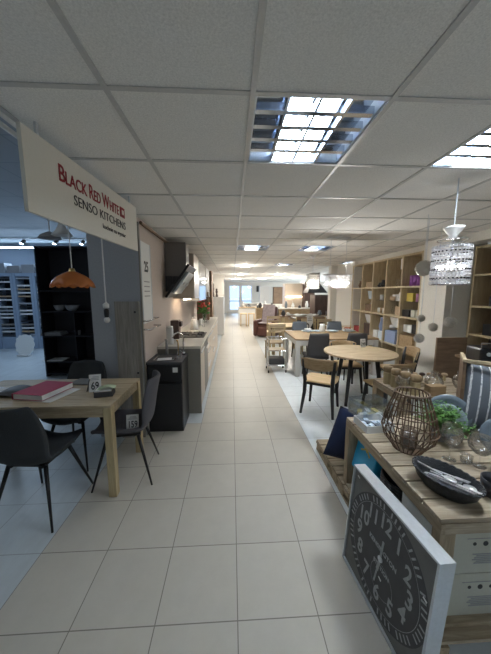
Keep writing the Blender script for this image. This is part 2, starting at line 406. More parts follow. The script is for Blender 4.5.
struct(MB().cyl((XW+.03, 3.14, 2.50), (XW+.03, 12.9, 2.50), .018), 'trim_6', M['walnut'])
mb = MB(); mb.b2(XW, 12.99, 0, XW+.012, 22.2, .08)
struct(mb, 'baseboard_kitchen', M['white'])
struct(MB().b2(3.288, 7.13, 0, 3.3, 8.29, .08), 'baseboard_right', M['white'])

# ---------------------------------------------------------------- ceiling fixtures
def louver(name, label, tubemat, cell=None, loc=None, group=None, lit=(1, 2)):
    x0, y0 = loc
    t = thing('ceiling_light', label, 'ceiling light', (x0+.3, y0+.3, CZ+.003), 0, group)
    f = MB()   # housing frame round the opening, dropped under the tile plane
    for s in (-1, 1):
        f.box(s*.288, 0, .037, .016, .592, .075); f.box(0, s*.288, .037, .56, .016, .075)
    f.build('housing', M['alu'], t)
    MB().box(0, 0, .071, .57, .57, .006).build('reflector', M['mirror'], t)
    l = MB()
    for k in (-.14, 0, .14): l.box(k, 0, .022, .012, .56, .036)
    for k in range(1, 5): l.box(0, -.28+k*.112, .022, .56, .030, .034)
    l.build('louver', M['mirror'], t)
    for k in lit:
        for s in (-.03, .03): MB().cyl((-.21+.14*k+s, -.27, .054), (-.21+.14*k+s, .27, .054), .013).build('tube', tubemat, t)
        MB().box(-.21+k*.14, 0, .0675, .125, .55, .002).build('diffuser', M['diff'], t)
    return t
M['diff'] = glow('light diffuser glow', (.55, .72, 1.0), .9)
LLAB = [('large square louvered ceiling light over the beige aisle, nearest the camera', 'tube', (1, 2)), ('square louvered ceiling light at the right edge above the crystal drum lamp', 'tube', (0, 1)),
        ('small looking louvered ceiling light over the middle of the aisle', 'tubefar', (1, 2)), ('louvered ceiling light above the white dining table', 'tubefar', (1, 2)),
        ('louvered ceiling light far down the hall, right of the aisle', 'tubefar', (1, 2)), ('louvered ceiling light nearest the wall shelf beam', 'tubefar', (1, 2)),
        ('added unseen louvered ceiling light behind the camera above the aisle', 'tube', (1, 2)), ('added unseen louvered ceiling light behind the camera on the right', 'tube', (1, 2))]
for q, (lab, tm, lit) in zip(LOUV, LLAB): louver('a', lab, M[tm], loc=q, lit=lit)
DL = []
def downlight(px, py, lab, r=.22):
    a = at(px, py, z=CZ)
    t = thing('downlight', lab, 'ceiling light', (a.x, a.y, CZ-.03), 0)
    MB().lathe([(r, 0), (r+.03, 0), (r+.035, .03), (r, .03), (r, 0)], 28).build('rim', M['white'], t)
    MB().cyl((0, 0, .012), (0, 0, .03), r-.002, n=28).build('lens', M['down'], t)
    DL.append((a.x, a.y, r))
downlight(245, 265.5, 'round white downlight, first one down the hall over the aisle', .16)
downlight(240.5, 274, 'round white downlight, second one down the hall over the aisle', .16)
downlight(278, 274, 'round white downlight far down the hall right of the aisle', .2)
downlight(294, 276.5, 'round white downlight above the brown cabinets', .3)
downlight(262, 278, 'added round white downlight near the end wall, left of the two', .3)  # added to brighten the far end of the hall
downlight(236, 278.5, 'added round white downlight nearest the glazed entrance', .3)  # another lamp added against the dark end wall
mb = MB(); a = at(235, 100, z=CZ)

# ---------------------------------------------------------------- hanging sign
sy0, sy1, sx0, sx1 = 1.357, 2.587, -.948, -.867
L = math.hypot(sy1-sy0, sx1-sx0); ang = math.atan2(sy1-sy0, sx1-sx0)
t = thing('shop_sign', 'long white hanging shop sign with red and grey lettering', 'sign', (sx0, sy0, 2.11), ang)
MB().b2(0, 0, 0, L, .02, .385).build('board', M['offwhite'], t)
def fit(os, x0, x1, gap=.004):
    bpy.context.view_layer.update()
    w = [o.dimensions.x for o in os]; k = (x1-x0-gap*(len(os)-1))/sum(w); x = x0
    for o, q in zip(os, w): o.location.x = x; o.scale.x *= k; x += q*k+gap
def word(body, x0, x1, base, big, sm, mat, off=.0013):
    os = []
    for b_, sz in ((body[0], big), (body[1:], sm)) if sm else ((body, big),):
        o = text('lettering', b_, sz, mat, t, (0, -.002, base), off=off, align='LEFT', base=True); os.append(o)
    fit(os, x0*L, x1*L)
word('BLACK', .180, .385, .227, .125, .097, M['red'])
word('RED', .405, .512, .227, .125, .097, M['red'])
word('WHITE', .533, .722, .227, .125, .097, M['red'])
word('SENSO KITCHENS', .275, .805, .135, .083, 0, M['ink'], -.0003)
word('kuchnie na wymiar', .520, .800, .072, .046, 0, M['ink'], 0)
lg = MB().b2(.742*L, -.004, .225, .802*L, 0, .300).build('logo', M['red'], t)
MB().box(.772*L, -.006, .262, .030, .003, .034).build('logo_mark', M['offwhite'], lg)
mb = MB().b2(.1, .004, .385, .115, .016, CZ-2.11); mb.build('hanger', M['alu'], t); MB().b2(L-.12, .004, .385, L-.105, .016, CZ-2.11).build('hanger', M['alu'], t)
# ================================================================= LEFT SIDE: DINING TABLE, CHAIRS
TZ = .82
t = thing('dining_table', 'oak dining table on the left with square legs, holding red book and leaflets', 'table', (-1.69, 2.46, 0))
MB().box(0, 0, TZ-.012, 1.40, .70, .024).build('tabletop', M['oak'], t, bevel=.003)
ap = MB()
for s in (-1, 1): ap.box(0, s*.33, TZ-.064, 1.26, .022, .08); ap.box(s*.675, 0, TZ-.064, .022, .6, .08)
ap.build('apron', M['oak'], t, bevel=.002)
for sx in (-1, 1):
    for sy in (-1, 1): MB().box(sx*.6675, sy*.3175, (TZ-.024)/2, .065, .065, TZ-.024).build('leg', M['oakz'], t, bevel=.003)

def shell_chair(name, label, fab, loc, rz, group=None):
    t = thing(name, label, 'chair', loc, rz, group)
    prof = [(.24, .475, .19), (.20, .492, .215), (.08, .482, .235), (-.08, .468, .235), (-.19, .485, .23), (-.245, .56, .235), (-.265, .66, .235), (-.285, .78, .225), (-.31, .90, .20), (-.325, .965, .165)]
    def f(u, v):
        p = u*(len(prof)-1); i = min(int(p), len(prof)-2); k = p-i
        y = prof[i][0]*(1-k)+prof[i+1][0]*k; z = prof[i][1]*(1-k)+prof[i+1][1]*k; w = prof[i][2]*(1-k)+prof[i+1][2]*k
        q = 2*v-1; back = max(0, min(1, (u-.4)/.3))
        cup = .055*q*q
        return (q*w, y+cup*back*1.3, z+cup*(1-back))
    MB().grid(f, 18, 10).build('seat_shell', fab, t, smooth=True, solid=.035, sub=1)
    fr = MB()
    for s in (-1, 1): fr.box(s*.12, -.01, .445, .03, .30, .02)
    fr.box(0, .1, .44, .26, .03, .02); fr.box(0, -.12, .44, .26, .03, .02); fr.build('seat_frame', M['black_m'], t)
    for sx in (-1, 1):
        for sy, e in ((1, .245), (-1, -.255)):
            MB().cyl((sx*.14, sy*.13-.01, .445), (sx*.235, e, 0), .016, .008, 10).build('leg', M['black_m'], t, smooth=True)
    return t
ch = shell_chair('shell_chair', 'charcoal upholstered shell chair in the left foreground, its back to the camera', M['chairfab'], (-1.53, 2.06, 0), R(-4))
def refab(o, mat):
    for c in [c for c in COL.objects if c.parent == o and c.name.startswith('seat_shell')]:
        c.data = c.data.copy(); c.data.materials[0] = mat
e = dup(ch, 'grey shell chair at the end of the oak table, price card on its seat', (-1.02, 2.44, 0), R(98)); refab(e, M['chairfab2'])
dup(ch, 'charcoal shell chair on the far side of the oak table, only its back showing', (-1.63, 2.72, 0), R(176))

def price_card(label, digits, loc, rz, w=.10, h=.12, lean=R(14), small='krzeslo', group=None):
    t = thing('price_card', label, 'price card', loc, rz, group); t.rotation_euler = (-lean, 0, rz)
    MB().box(0, .002, h/2, w, .003, h).build('card', M['paper'], t)
    text('price', digits, h*.62, M['ink'], t, (0, -.0015, h*.33), off=.0012, sx=.68)
    for k in range(3): MB().box(-.002+.004*k, 0, h*(.70+.08*k), w*(.75-.12*k), .0012, h*.035).build('small_print', M['grey'], t)
    return t
price_card('white price card reading 159 on the grey chair seat by the table', '159', (-.90, 2.305, .505), R(8), .105, .135, R(6))

# things on the table
def book(label, cat, cover, loc, rz, w, l, th, pages=None, name='book'):
    t = thing(name, label, cat, loc, rz)
    MB().box(0, 0, th-.0015, w, l, .003).build('front_cover', cover, t)
    MB().box(0, 0, .0015, w, l, .003).build('back_cover', cover, t)
    MB().box(.003, 0, th/2, w-.012, l-.012, th-.0062).build('page_block', pages or M['paper'], t)
    MB().box(-w/2+.0015, 0, th/2, .003, l, th-.006).build('spine', cover, t)
    return t
book('thick raspberry red catalogue lying open side up on the oak table', 'catalogue', M['pinkred'], (-1.70, 2.40, TZ+.0075), R(-11), .29, .34, .05, name='catalogue')
book('thin pale grey brochure lying just behind the red catalogue', 'brochure', M['clockpale'], (-1.50, 2.70, TZ+.0005), R(-8), .24, .17, .010, name='brochure')
book('white folder lying under the red catalogue on the oak table', 'folder', M['paper'], (-1.66, 2.385, TZ+.0005), R(-14), .38, .32, .006, name='folder')
t = thing('magazine', 'open magazine with curling dark pages at the left end of the table', 'magazine', (-2.12, 2.42, TZ+.004), R(5))
for s, q in ((-1, 'dark'), (1, 'dark')):
    MB().grid(lambda u, v, s=s: (s*u*.2, (v-.5)*.27, .001+.025*math.sin(u*PI*.9)*(1 if s > 0 else .5)), 10, 2).build('page', M['paper'] if s < 0 else M['dark'], t, smooth=True, solid=.003)
t = thing('leaflet_holder', 'dark leaflet holder stacked with folded leaflets on the table corner', 'leaflet holder', (-1.14, 2.34, TZ), R(12))
mb = MB()
mb.box(0, 0, .003, .15, .11, .005); mb.box(-.0735, 0, .03, .003, .11, .055); mb.box(.0735, 0, .03, .003, .11, .055); mb.box(0, -.0535, .025, .15, .003, .045)
mb.build('tray', M['dark'], t)
for k in range(6): MB().box(random.uniform(-.004, .004), 0, .011+.0085*k, .135, .10, .007, rz=R(random.uniform(-3, 3))).build('leaflet', [M['dark'], M['grey'], M['paper'], M['dark'], M['tan'], M['paper']][k], t)
MB().grid(lambda u, v: (-.05+.14*u, -.04+.08*v, .064+.02*math.sin(u*3)), 8, 2).build('leaflet', plain('pale green leaflet', (.45, .55, .38), .6), t, solid=.001)
price_card('white tented price card standing behind the leaflet holder on the table', '69', (-1.265, 2.42, TZ), R(14), .10, .16, R(12))
mb = MB().box(0, 0, .06, .004, .09, .12, ry=R(14)); solo(mb, 'menu_stand', M['black'], 'small black stand leaning beside the price card on the table', 'stand', (-1.33, 2.46, TZ+.002), R(10))

# amber pendant over the table
a = at(73, 283, y=2.3); pz = a.z-.02
t = thing('pendant_lamp', 'amber scalloped glass pendant lamp over the oak table', 'lamp', (a.x, a.y, pz))
def scal(u, v, dz=0):
    th = 2*PI*v; r = .03+.125*math.sin(u*PI/2); k = 1+.06*math.cos(th*9)*u
    return (r*k*math.cos(th), r*k*math.sin(th), -.01+.12*(1-u)**.85-.010*math.cos(th*9)*u)
MB().grid(scal, 10, 72).build('lamp_shade', M['amber'], t, smooth=True, solid=.004)
MB().lathe([(0, .14), (.018, .138), (.024, .12), (.034, .10), (.034, .095), (0, .095)], 20).build('shade_cap', M['gold'], t, smooth=True)
MB().sph((0, 0, .045), .03, 8).build('bulb', M['amberbulb'] if 'amberbulb' in M else plain('frosted bulb', (.8, .75, .65), .4), t, smooth=True)
MB().cyl((0, 0, .14), (-.0, 0, LZ-pz), .004).build('cord', M['white'], t)
# white thin pendant by the grey wall
a = at(107, 320, y=2.95)
t = thing('bulb_pendant', 'thin white hanging bulb lamp in front of the blue grey wall end', 'lamp', (a.x, a.y, a.z))
MB().sph((0, 0, 0), .032, 10).build('bulb', M['white'], t, smooth=True)
MB().lathe([(0, .03), (.022, .03), (.026, .06), (.026, .11), (.012, .125), (0, .125)], 16).build('socket', M['black'], t, smooth=True)
MB().lathe([(0, .125), (.03, .13), (.032, .17), (.01, .19), (0, .19)], 16).build('socket_cap', M['white'], t, smooth=True)
MB().cyl((0, 0, .19), (0, 0, LZ-a.z), .007).build('cord', M['white'], t)

# standing grey wood panel
a = at(113.5, 301.5, y=3.05)
t = thing('wood_panel', 'tall grey wood laminate panel standing against the blue grey wall end', 'panel', ((a.x+XW)/2-.005, 3.06, 0))
w = XW-a.x-.01
MB().b2(-w/2, 0, 0, w/2-.03, .03, a.z).build('board', M['greywood'], t)
MB().b2(w/2-.03, -.002, 0, w/2, .032, a.z).build('edge_strip', M['taupe'], t)
for z in (a.z-.12, .80): MB().cyl((w/2-.045, -.006, z), (w/2-.045, .002, z), .012).build('hinge_cap', M['black'], t)

# ================================================================= SIDE HALL
def open_shelf(label, x0, x1, y, h, rows, mids):
    t = thing('shelving_unit', label, 'shelf', ((x0+x1)/2, y, 0)); w = x1-x0; dpt = .38
    for s in (-1, 1): MB().box(s*(w/2-.0125), dpt/2, h/2, .025, dpt, h).build('side_panel', M['shelfblack'], t)
    MB().box(0, dpt-.006, h/2, w-.05, .008, h-.02).build('back_panel', M['shelfblack'], t)
    for z in rows: MB().box(0, dpt/2-.002, z, w-.052, dpt-.02, .024).build('shelf_board', M['shelfblack'], t)
    for lo, hi in zip(rows[:3], rows[1:4]): MB().box(.03, dpt/2-.004, (lo+hi)/2, .02, dpt-.03, hi-lo-.026).build('divider', M['shelfblack'], t)
    return t
BY = 5.5; bx0 = at(38, 245, y=BY).x; bx1 = at(98, 247, y=BY).x
bh = at(60, 246, y=BY).z
rows = [.06, at(70, 362, y=BY).z, at(70, 336.5, y=BY).z, at(70, 312, y=BY).z, at(70, 291, y=BY).z, bh-.012]
open_shelf('tall black open shelving unit behind the oak table', bx0-.09, bx1, BY, bh, rows, None)
def bowl(mb, r, h, th=.004, foot=.4):
    return mb.lathe([(0, 0), (r*foot, 0), (r*.75, h*.35), (r, h), (r-th, h), (r*.72, h*.4), (r*foot*.9, th), (0, th)], 28)
for px, py, r, lab in ((62, 311, .11, 'left grey bowl on the upper board of the black shelving unit'), (74, 311, .13, 'right wider grey bowl on the upper board of the black shelving unit')):
    a = at(px, 309, y=BY+.16)
    solo(bowl(MB(), r, .12), 'bowl', M['grey'], lab, 'bowl', (a.x, a.y-.06, rows[3]+.0125), smooth=True)
a = at(54, 336, y=BY+.16)
for k in range(3): solo(MB().box(0, 0, .012, .42-.03*k, .26, .022), 'folded_cloth', M['grey'], ['lowest of three folded grey cloths on the black shelving unit', 'middle one of three folded grey cloths on the black shelving unit', 'topmost of three folded grey cloths on the black shelving unit'][k], 'cloth', (a.x+.02, a.y, rows[2]+.012+.0235*k), bevel=.006)
solo(MB().cyl((0, 0, 0), (0, 0, .10), .05, .06, 18), 'jar', M['grey'], 'small grey jar on the black shelving unit, right of the folded cloths', 'jar', (at(78, 336, y=BY+.14).x, BY+.14, rows[2]+.0125))
solo(MB().box(0, 0, .01, .40, .26, .018), 'storage_tray', M['paper'], 'flat pale tray on the lowest visible board of the black shelving unit', 'tray', (at(56, 362, y=BY+.14).x, BY+.15, rows[1]+.0125))
# sample racks along the far wall of the side hall
RY = 8.4
zt, zb = at(20, 273, y=RY).z, at(20, 337, y=RY).z
xs = [at(px, 300, y=RY).x for px in (-24, -6, 14.5, 34, 54)]
struct(MB().b2(-9, 9.1, 0, XW-.55, 9.2, zb-.05), 'baseboard_side_hall', M['wall_grey'])
labs = ['leftmost blue lit sample rack at the photo edge', 'blue lit sample rack second from the photo edge with mostly dark samples', 'blue lit sample rack above the white scalloped card', 'blue lit sample rack half hidden by the black shelving unit']
for k in range(4):
    x0, x1 = xs[k], xs[k+1]; w = x1-x0
    t = thing('sample_rack', labs[k], 'rack', ((x0+x1)/2, RY, 0))
    f = MB()
    for s in (-1, 1): f.box(s*(w/2-.04), .2, zt/2, .07, .4, zt)
    f.box(0, .2, zt-.05, w-.16, .38, .1); f.box(0, .2, zb/2, w-.16, .38, zb); f.build('frame', M['rack'] if 'rack' in M else M['icedblue'], t)
    MB().box(0, .36, (zt+zb)/2, w-.16, .02, zt-zb-.1).build('back_panel', M['black'], t)
    n = 17; hh = (zt-.1-zb)/n
    for i in range(n):
        if (i*7+k*3) % 5 in (1,) : continue
        c = random.choice(['dark', 'paper', 'paper', 'tan', 'wall_grey', 'black', 'greywood', 'paper'] if k else ['black', 'dark', 'tan'])
        MB().box(0, .10, zb+hh*(i+.5), w-.17, .10, hh*.42).build('sample_board', M[c], t)
a = at(25, 356, z=0)
t = thing('display_card', 'white scalloped card standing on the side hall floor below the racks', 'card', (a.x, a.y, 0)); t.rotation_euler = (R(-8), 0, 0)
pts = []
for k in range(72):
    th = 2*PI*k/72; r = 1+.05*math.cos(th*12)
    pts.append((.24*r*math.copysign(abs(math.cos(th))**.75, math.cos(th)), .27*r*math.copysign(abs(math.sin(th))**.75, math.sin(th))+.31))
mb = MB(); mb.prism(pts, -.01, .01); bmesh.ops.rotate(mb.bm, verts=mb.bm.verts, matrix=Matrix.Rotation(PI/2, 3, 'X')); mb.build('panel', M['paper'], t)
MB().box(0, .0, .02, .3, .18, .04).build('foot', M['paper'], t)
for k, (px, lab) in enumerate(((36, 'spotlight on the side hall wall rail, left one'), (26, 'spotlight on the side hall wall rail, right one'))):
    pass
a = at(35, 243, y=7.6)
t = thing('track_spotlight', 'blue white spotlight rail glowing high in the side hall', 'light', (a.x, 7.6, a.z+.1))
MB().box(0, 0, .02, 3.2, .04, .03).build('rail', M['white'], t)
for k in (-1.2, -.35, .5, 1.2):
    h = MB().cyl((k, 0, -.12), (k+.02, .1, -.02), .05, .04, 14).build('spot_head', M['dark'], t)
    MB().cyl((k-.001, -.006, -.127), (k, -.004, -.121), .042, .042, 14).build('lens', M['ledblue'], h)
MB().b2(-1.6, -.01, .04, -1.58, .01, LZ-a.z-.1).build('hanger', M['white'], t)
MB().b2(1.58, -.01, .04, 1.6, .01, LZ-a.z-.1).build('hanger', M['white'], t)
t = thing('cove_light', 'long cool blue light strip high along the side hall far wall', 'light', (-5.8, 9.13, 3.14))
MB().box(0, 0, 0, 6, .08, .05).build('channel', M['white'], t)
MB().box(0, -.045, 0, 5.9, .008, .03).build('tube', M['ledblue'], t)
for k in range(7):
    x = -7.8+k*.42
    solo(MB().box(0, 0, .11+.02*(k % 3), .36, .3, .22+.04*(k % 3)), 'storage_box', M['grey'] if k % 2 else M['wall_grey'], ['pale', 'grey'][k % 2]+' storage box on top of the sample racks, '+['first', 'second', 'third', 'fourth', 'fifth', 'sixth', 'seventh'][k]+' from the left', 'box', (x, RY+.2, zt), bevel=.01, group='boxes on the sample racks')
# round silver lamp shades hanging behind the sign
a = at(50, 237, y=3.6)
t = thing('metal_pendant', 'shallow grey metal pendant shade hanging high behind the sign', 'lamp', (a.x, a.y, a.z))
MB().lathe([(0, .06), (.03, .06), (.10, .02), (.13, -.02), (.126, -.02), (.095, .01), (.03, .045), (0, .045)], 30).build('lamp_shade', M['grey'], t, smooth=True)
MB().cyl((0, 0, .07), (0, 0, LZ-a.z), .006).build('cord', M['white'], t)
a = at(62, 232, y=3.3)
t = thing('glass_pendant', 'white glass pendant shade hanging high behind the sign near the grey wall', 'lamp', (a.x, a.y, a.z))
MB().lathe([(0, .09), (.03, .09), (.05, .04), (.11, -.04), (.105, -.04), (.045, .03), (0, .07)], 24).build('lamp_shade', M['paper'], t, smooth=True)
MB().cyl((0, 0, .09), (0, 0, LZ-a.z), .005).build('cord', M['white'], t)

# ================================================================= KITCHEN WALL
# poster with towel rail
a, c = at(137.5, 243, x=XW+.02), at(150, 252, x=XW+.02)
b_ = at(150, 322, x=XW+.02)
t = thing('wall_poster', 'tall white poster with a dark 25 hanging beyond the sign', 'poster', (XW+.004, a.y+.1, b_.z))
pw = c.y-a.y-.1; ph = c.z-b_.z+.08
MB().b2(0, 0, 0, .012, pw, ph).build('panel', M['paper'], t)
MB().b2(-.0, -.012, 0, .016, 0, ph).b2(0, pw, 0, .016, pw+.012, ph).build('frame', M['alu'], t)
text('lettering', '25', .17, M['ink'], t, (.0135, pw*.5, ph*.70), rot=(PI/2, 0, PI/2), off=.004, sx=.9)
for k in range(4): MB().box(.013, pw*.5, ph*(.52-.06*k), .002, pw*.6, .012).build('small_print', M['grey'], t)
t = thing('towel_rail', 'chrome towel rail on the kitchen wall under the poster', 'rail', (XW, at(146, 318, x=XW).y, 1.30))
MB().tube([(.0, -.15, 0), (.09, -.15, 0), (.09, .3, .0), (.0, .3, 0)], .010, 8).tube([(.0, -.15, .1), (.07, -.15, .1), (.07, .3, .1), (0, .3, .1)], .008, 8).build('rail', M['chrome'], t, smooth=True)

# black sink cabinet
t = thing('sink_cabinet', 'black sink cabinet closest on the kitchen wall with dark top', 'cabinet', (XW+.215, 3.17, 0))
MB().b2(-.21, .01, 0, .21, .45, .86).build('body', M['black'], t, bevel=.003)
dr = MB().b2(-.205, -.008, .06, .205, .008, .62).build('door', M['black'], t, bevel=.003)
MB().b2(-.14, -.014, .635, .14, -.006, .65).build('handle', M['black_m'], dr)
MB().b2(-.205, -.008, .665, .205, .008, .85).build('drawer', M['black'], t, bevel=.003)
MB().b2(-.215, -.01, .862, .215, .455, .895).build('worktop', M['dark'], t, bevel=.004)
MB().box(.135, -.0175, .80, .06, .002, .06).build('label', M['paper'], t)
sk = MB(); sk.b2(-.15, .06, .895, .12, .075, .905).b2(-.15, .36, .895, .12, .375, .905).b2(-.15, .075, .895, -.135, .36, .905).b2(.105, .075, .895, .12, .36, .905)
sk.build('sink_rim', M['chrome'], t)
mb = MB().tube([(0, 0, 0), (0, 0, .22), (.01, -.02, .28), (.02, -.07, .31), (.025, -.12, .29), (.025, -.14, .24)], .011, 8); mb.cyl((0, 0, 0), (0, 0, .04), .022)
solo(mb, 'faucet', M['chrome'], 'tall curved chrome faucet at the right of the black sink cabinet', 'faucet', (XW+.385, 3.55, .8955), rz=R(-70), smooth=True)
solo(MB().cyl((0, 0, 0), (0, 0, .20), .018, .016, 14).cyl((0, -.0, .2), (.0, -.07, .215), .011, .009), 'faucet', M['grey'], 'short steel faucet at the back of the black sink cabinet', 'faucet', (XW+.16, 3.56, .8955), smooth=True)
solo(MB().tube([(0, 0, 0), (0, 0, .16), (.0, -.03, .20), (0, -.09, .205)], .008, 8), 'faucet', M['gold'], 'thin brass coloured faucet in the middle of the sink cabinet top', 'faucet', (XW+.31, 3.57, .8955), smooth=True)
solo(MB().box(0, 0, .002, .17, .12, .003), 'leaflet', M['paper'], 'white leaflet lying on the black sink cabinet', 'leaflet', (XW+.20, 3.27, .9065), R(10))
solo(MB().lathe([(0, 0), (.03, 0), (.032, .08), (.012, .1), (.012, .13), (0, .13)], 16), 'soap_bottle', M['glass'], 'small clear soap bottle on the black sink cabinet beside the tall faucet', 'bottle', (XW+.37, 3.36, .8955), smooth=True)

# kitchen run
K0, K1, KF = 3.67, 8.05, -.445
CT = .985
t = thing('base_cabinet_run', 'long low kitchen unit with taupe end panel and pale worktop fronts', 'cabinet', (XW, K0, 0))
MB().b2(.005, 0, 0, KF-XW, .025, CT-.035).build('end_panel', M['taupe'], t)
MB().b2(.005, .027, .1, KF-XW-.025, K1-K0, CT-.037).build('body', M['taupe'], t)
MB().b2(.005, .04, 0, KF-XW-.06, K1-K0-.02, .1).build('plinth', M['alu'], t)
fx = KF-XW-.022
fr = [(.03, .55, 'taupe2', 1), (.56, 1.12, 'black', 2), (1.13, 1.75, 'beigecab', 3), (1.76, 2.4, 'beigecab', 1), (2.41, 3.05, 'beigecab', 3), (3.06, 3.7, 'beigecab', 1), (3.71, 4.36, 'beigecab', 1)]
M['taupe2'] = plain('brownish cabinet front', (.30, .25, .20), .3)
for y0, y1, c, kind in fr:
    if kind == 1:
        d = MB().b2(fx, y0, .11, fx+.02, y1-.006, CT-.05).build('door', M[c], t); MB().b2(fx+.021, y0+.05, CT-.12, fx+.035, y1-.05, CT-.105).build('handle', M['alu'], d)
    elif kind == 2:
        d = MB().b2(fx, y0, .11, fx+.02, y1-.006, CT-.05).build('oven_door', M['black'], t); MB().cyl((fx+.045, y0+.05, CT-.16), (fx+.045, y1-.05, CT-.16), .009).b2(fx+.02, y0+.05, CT-.165, fx+.045, y0+.065, CT-.155).b2(fx+.02, y1-.065, CT-.165, fx+.045, y1-.05, CT-.155).build('handle', M['chrome'], d)
    else:
        for k in range(3):
            z0 = .11+k*.275
            d = MB().b2(fx, y0, z0, fx+.02, y1-.006, z0+.268).build('drawer', M[c], t); MB().b2(fx+.021, y0+.05, z0+.235, fx+.035, y1-.05, z0+.248).build('handle', M['alu'], d)
solo(MB().b2(XW+.002, K0-.01, CT-.034, KF+.01, K1, CT), 'worktop', M['worktop'], 'long pale kitchen worktop along the left wall', 'worktop')
t = thing('gas_hob', 'black glass hob with pan rests set on the pale worktop', 'hob', (XW+.32, 4.65, CT))
MB().b2(-.22, -.28, 0, .25, .28, .008).build('glass_plate', M['black'], t)
for i, (x, y) in enumerate(((-.1, -.14), (.12, -.14), (-.1, .14), (.12, .14))):
    mb = MB(); mb.box(x, y, .034, .17, .008, .008).box(x, y, .034, .008, .17, .008)
    for s in ((-1, 0), (1, 0), (0, 1), (0, -1)): mb.box(x+s[0]*.082, y+s[1]*.082, .02, .008, .008, .03)
    mb.build('pan_rest', M['black_m'], t); MB().cyl((x, y, .008), (x, y, .02), .035).build('burner', M['grey'], t)
solo(MB().b2(0, 0, 0, .13, .16, .30).b2(.1305, .02, .2, .17, .14, .28), 'coffee_machine', M['brownwood'], 'dark brown tall coffee machine on the worktop below the hood', 'appliance', (XW+.06, 4.25, CT), bevel=.008)
t = thing('kettle', 'white kettle on the pale worktop beyond the hob', 'kettle', (XW+.28, 5.35, CT))
MB().lathe([(0, 0), (.085, 0), (.08, .10), (.06, .19), (.045, .21), (0, .215)], 24).build('body', M['white'], t, smooth=True)
MB().tube([(-.0, -.05, .18), (0, -.12, .17), (0, -.13, .09), (0, -.085, .04)], .010, 8).build('handle', M['white'], t, smooth=True)
MB().cyl((0, .05, .14), (0, .12, .19), .018, .010).build('spout', M['white'], t, smooth=True)
for k, (x, y, r, h, m_, lab) in enumerate(((.14, 3.85, .05, .26, 'paper', 'tall white canister on the worktop corner nearest the sink cabinet'), (.10, 4.02, .045, .17, 'paper', 'shorter white canister behind the tall one on the worktop'),
        (.2, 5.7, .04, .22, 'chrome', 'steel thermos on the pale worktop beyond the kettle'), (.42, 5.75, .03, .16, 'glass', 'clear glass bottle on the pale worktop near the front edge'), (.33, 6.1, .045, .14, 'paper', 'small white mug like jar on the far worktop'))):
    t = thing('canister', lab, 'container', (XW+x, y, CT))
    MB().lathe([(0, 0), (r, 0), (r, h*.85), (r*.9, h*.88), (0, h*.88)], 20).build('body', M[m_], t, smooth=True)
    MB().lathe([(0, h*.885), (r*.95, h*.885), (r*.9, h), (0, h)], 20).build('lid', M[m_], t, smooth=True)
t = thing('flower_vase', 'vase of red flowers and greenery at the far end of the worktop', 'flowers', (XW+.36, 6.6, CT))
MB().lathe([(0, 0), (.05, 0), (.075, .08), (.05, .18), (.06, .22), (.055, .22), (.045, .18), (.0, .01)], 20).build('vase', M['glass'], t, smooth=True)
st = MB(); lv = MB(); fl = MB()
for k in range(26):
    th = random.uniform(0, 2*PI); r = random.uniform(.03, .2); h = random.uniform(.32, .60)
    p = (r*math.cos(th), r*math.sin(th), h); st.tube([(0, 0, .02), (p[0]*.4, p[1]*.4, h*.6), p], .004, 5)
    if k % 3: fl.sph(p, random.uniform(.025, .045), 5, (1, 1, .7))
    lv.sph((p[0]*.9, p[1]*.9, h-.1), .04, 4, (1, .5, .6))
st.build('stem', M['stem'], t); lv.build('foliage', M['leaf'], t); fl.build('blossom', plain('red petals', (.62, .10, .07), .6), t, smooth=True)
for k, (y, h) in enumerate(((7.2, .75), (7.35, .55))):
    solo(MB().b2(0, 0, 0, .32, .04, h), 'cutting_board', M['walnut' if k == 0 else 'oakd'], ['tall brown', 'lower oak'][k]+' wooden board standing at the far end of the worktop', 'board', (XW+.1, y, CT), bevel=.006)

# extractor hood
hy = 4.25
a = at(163, 302, x=XW+.1)
t = thing('extractor_hood', 'slanted black glass extractor hood with tall steel grey chimney', 'hood', (XW, hy, 0))
z1 = at(184, 243, y=hy).z
MB().b2(.005, .02, 1.98, .33, .34, CZ-.06).build('chimney', M['hoodgrey'] if 'hoodgrey' in M else plain('satin hood steel', (.16, .15, .145), .35, .5), t, bevel=.003)
MB().b2(.331, .04, 2.2, .336, .3, CZ-.07).build('chimney_front', M['chrome'], t)
gl = MB(); Lh = .66; an = R(54)
gl.box(.225, .22, 1.90, .60, .80, .035, ry=-an); gl.build('glass_panel', M['black'], t, bevel=.004)
MB().box(.257, .22, 1.873, .40, .60, .03, ry=-an).build('filter', M['alu'], t)
MB().b2(.01, .0, 1.74, .12, .44, 1.98).b2(.12, .02, 1.88, .22, .4, 1.98).build('motor_box', M['dark'], t)
for k in (.05, .38): MB().box(.28, k, 1.865, .05, .05, .035, ry=-an).build('lamp', M['paper'], t)
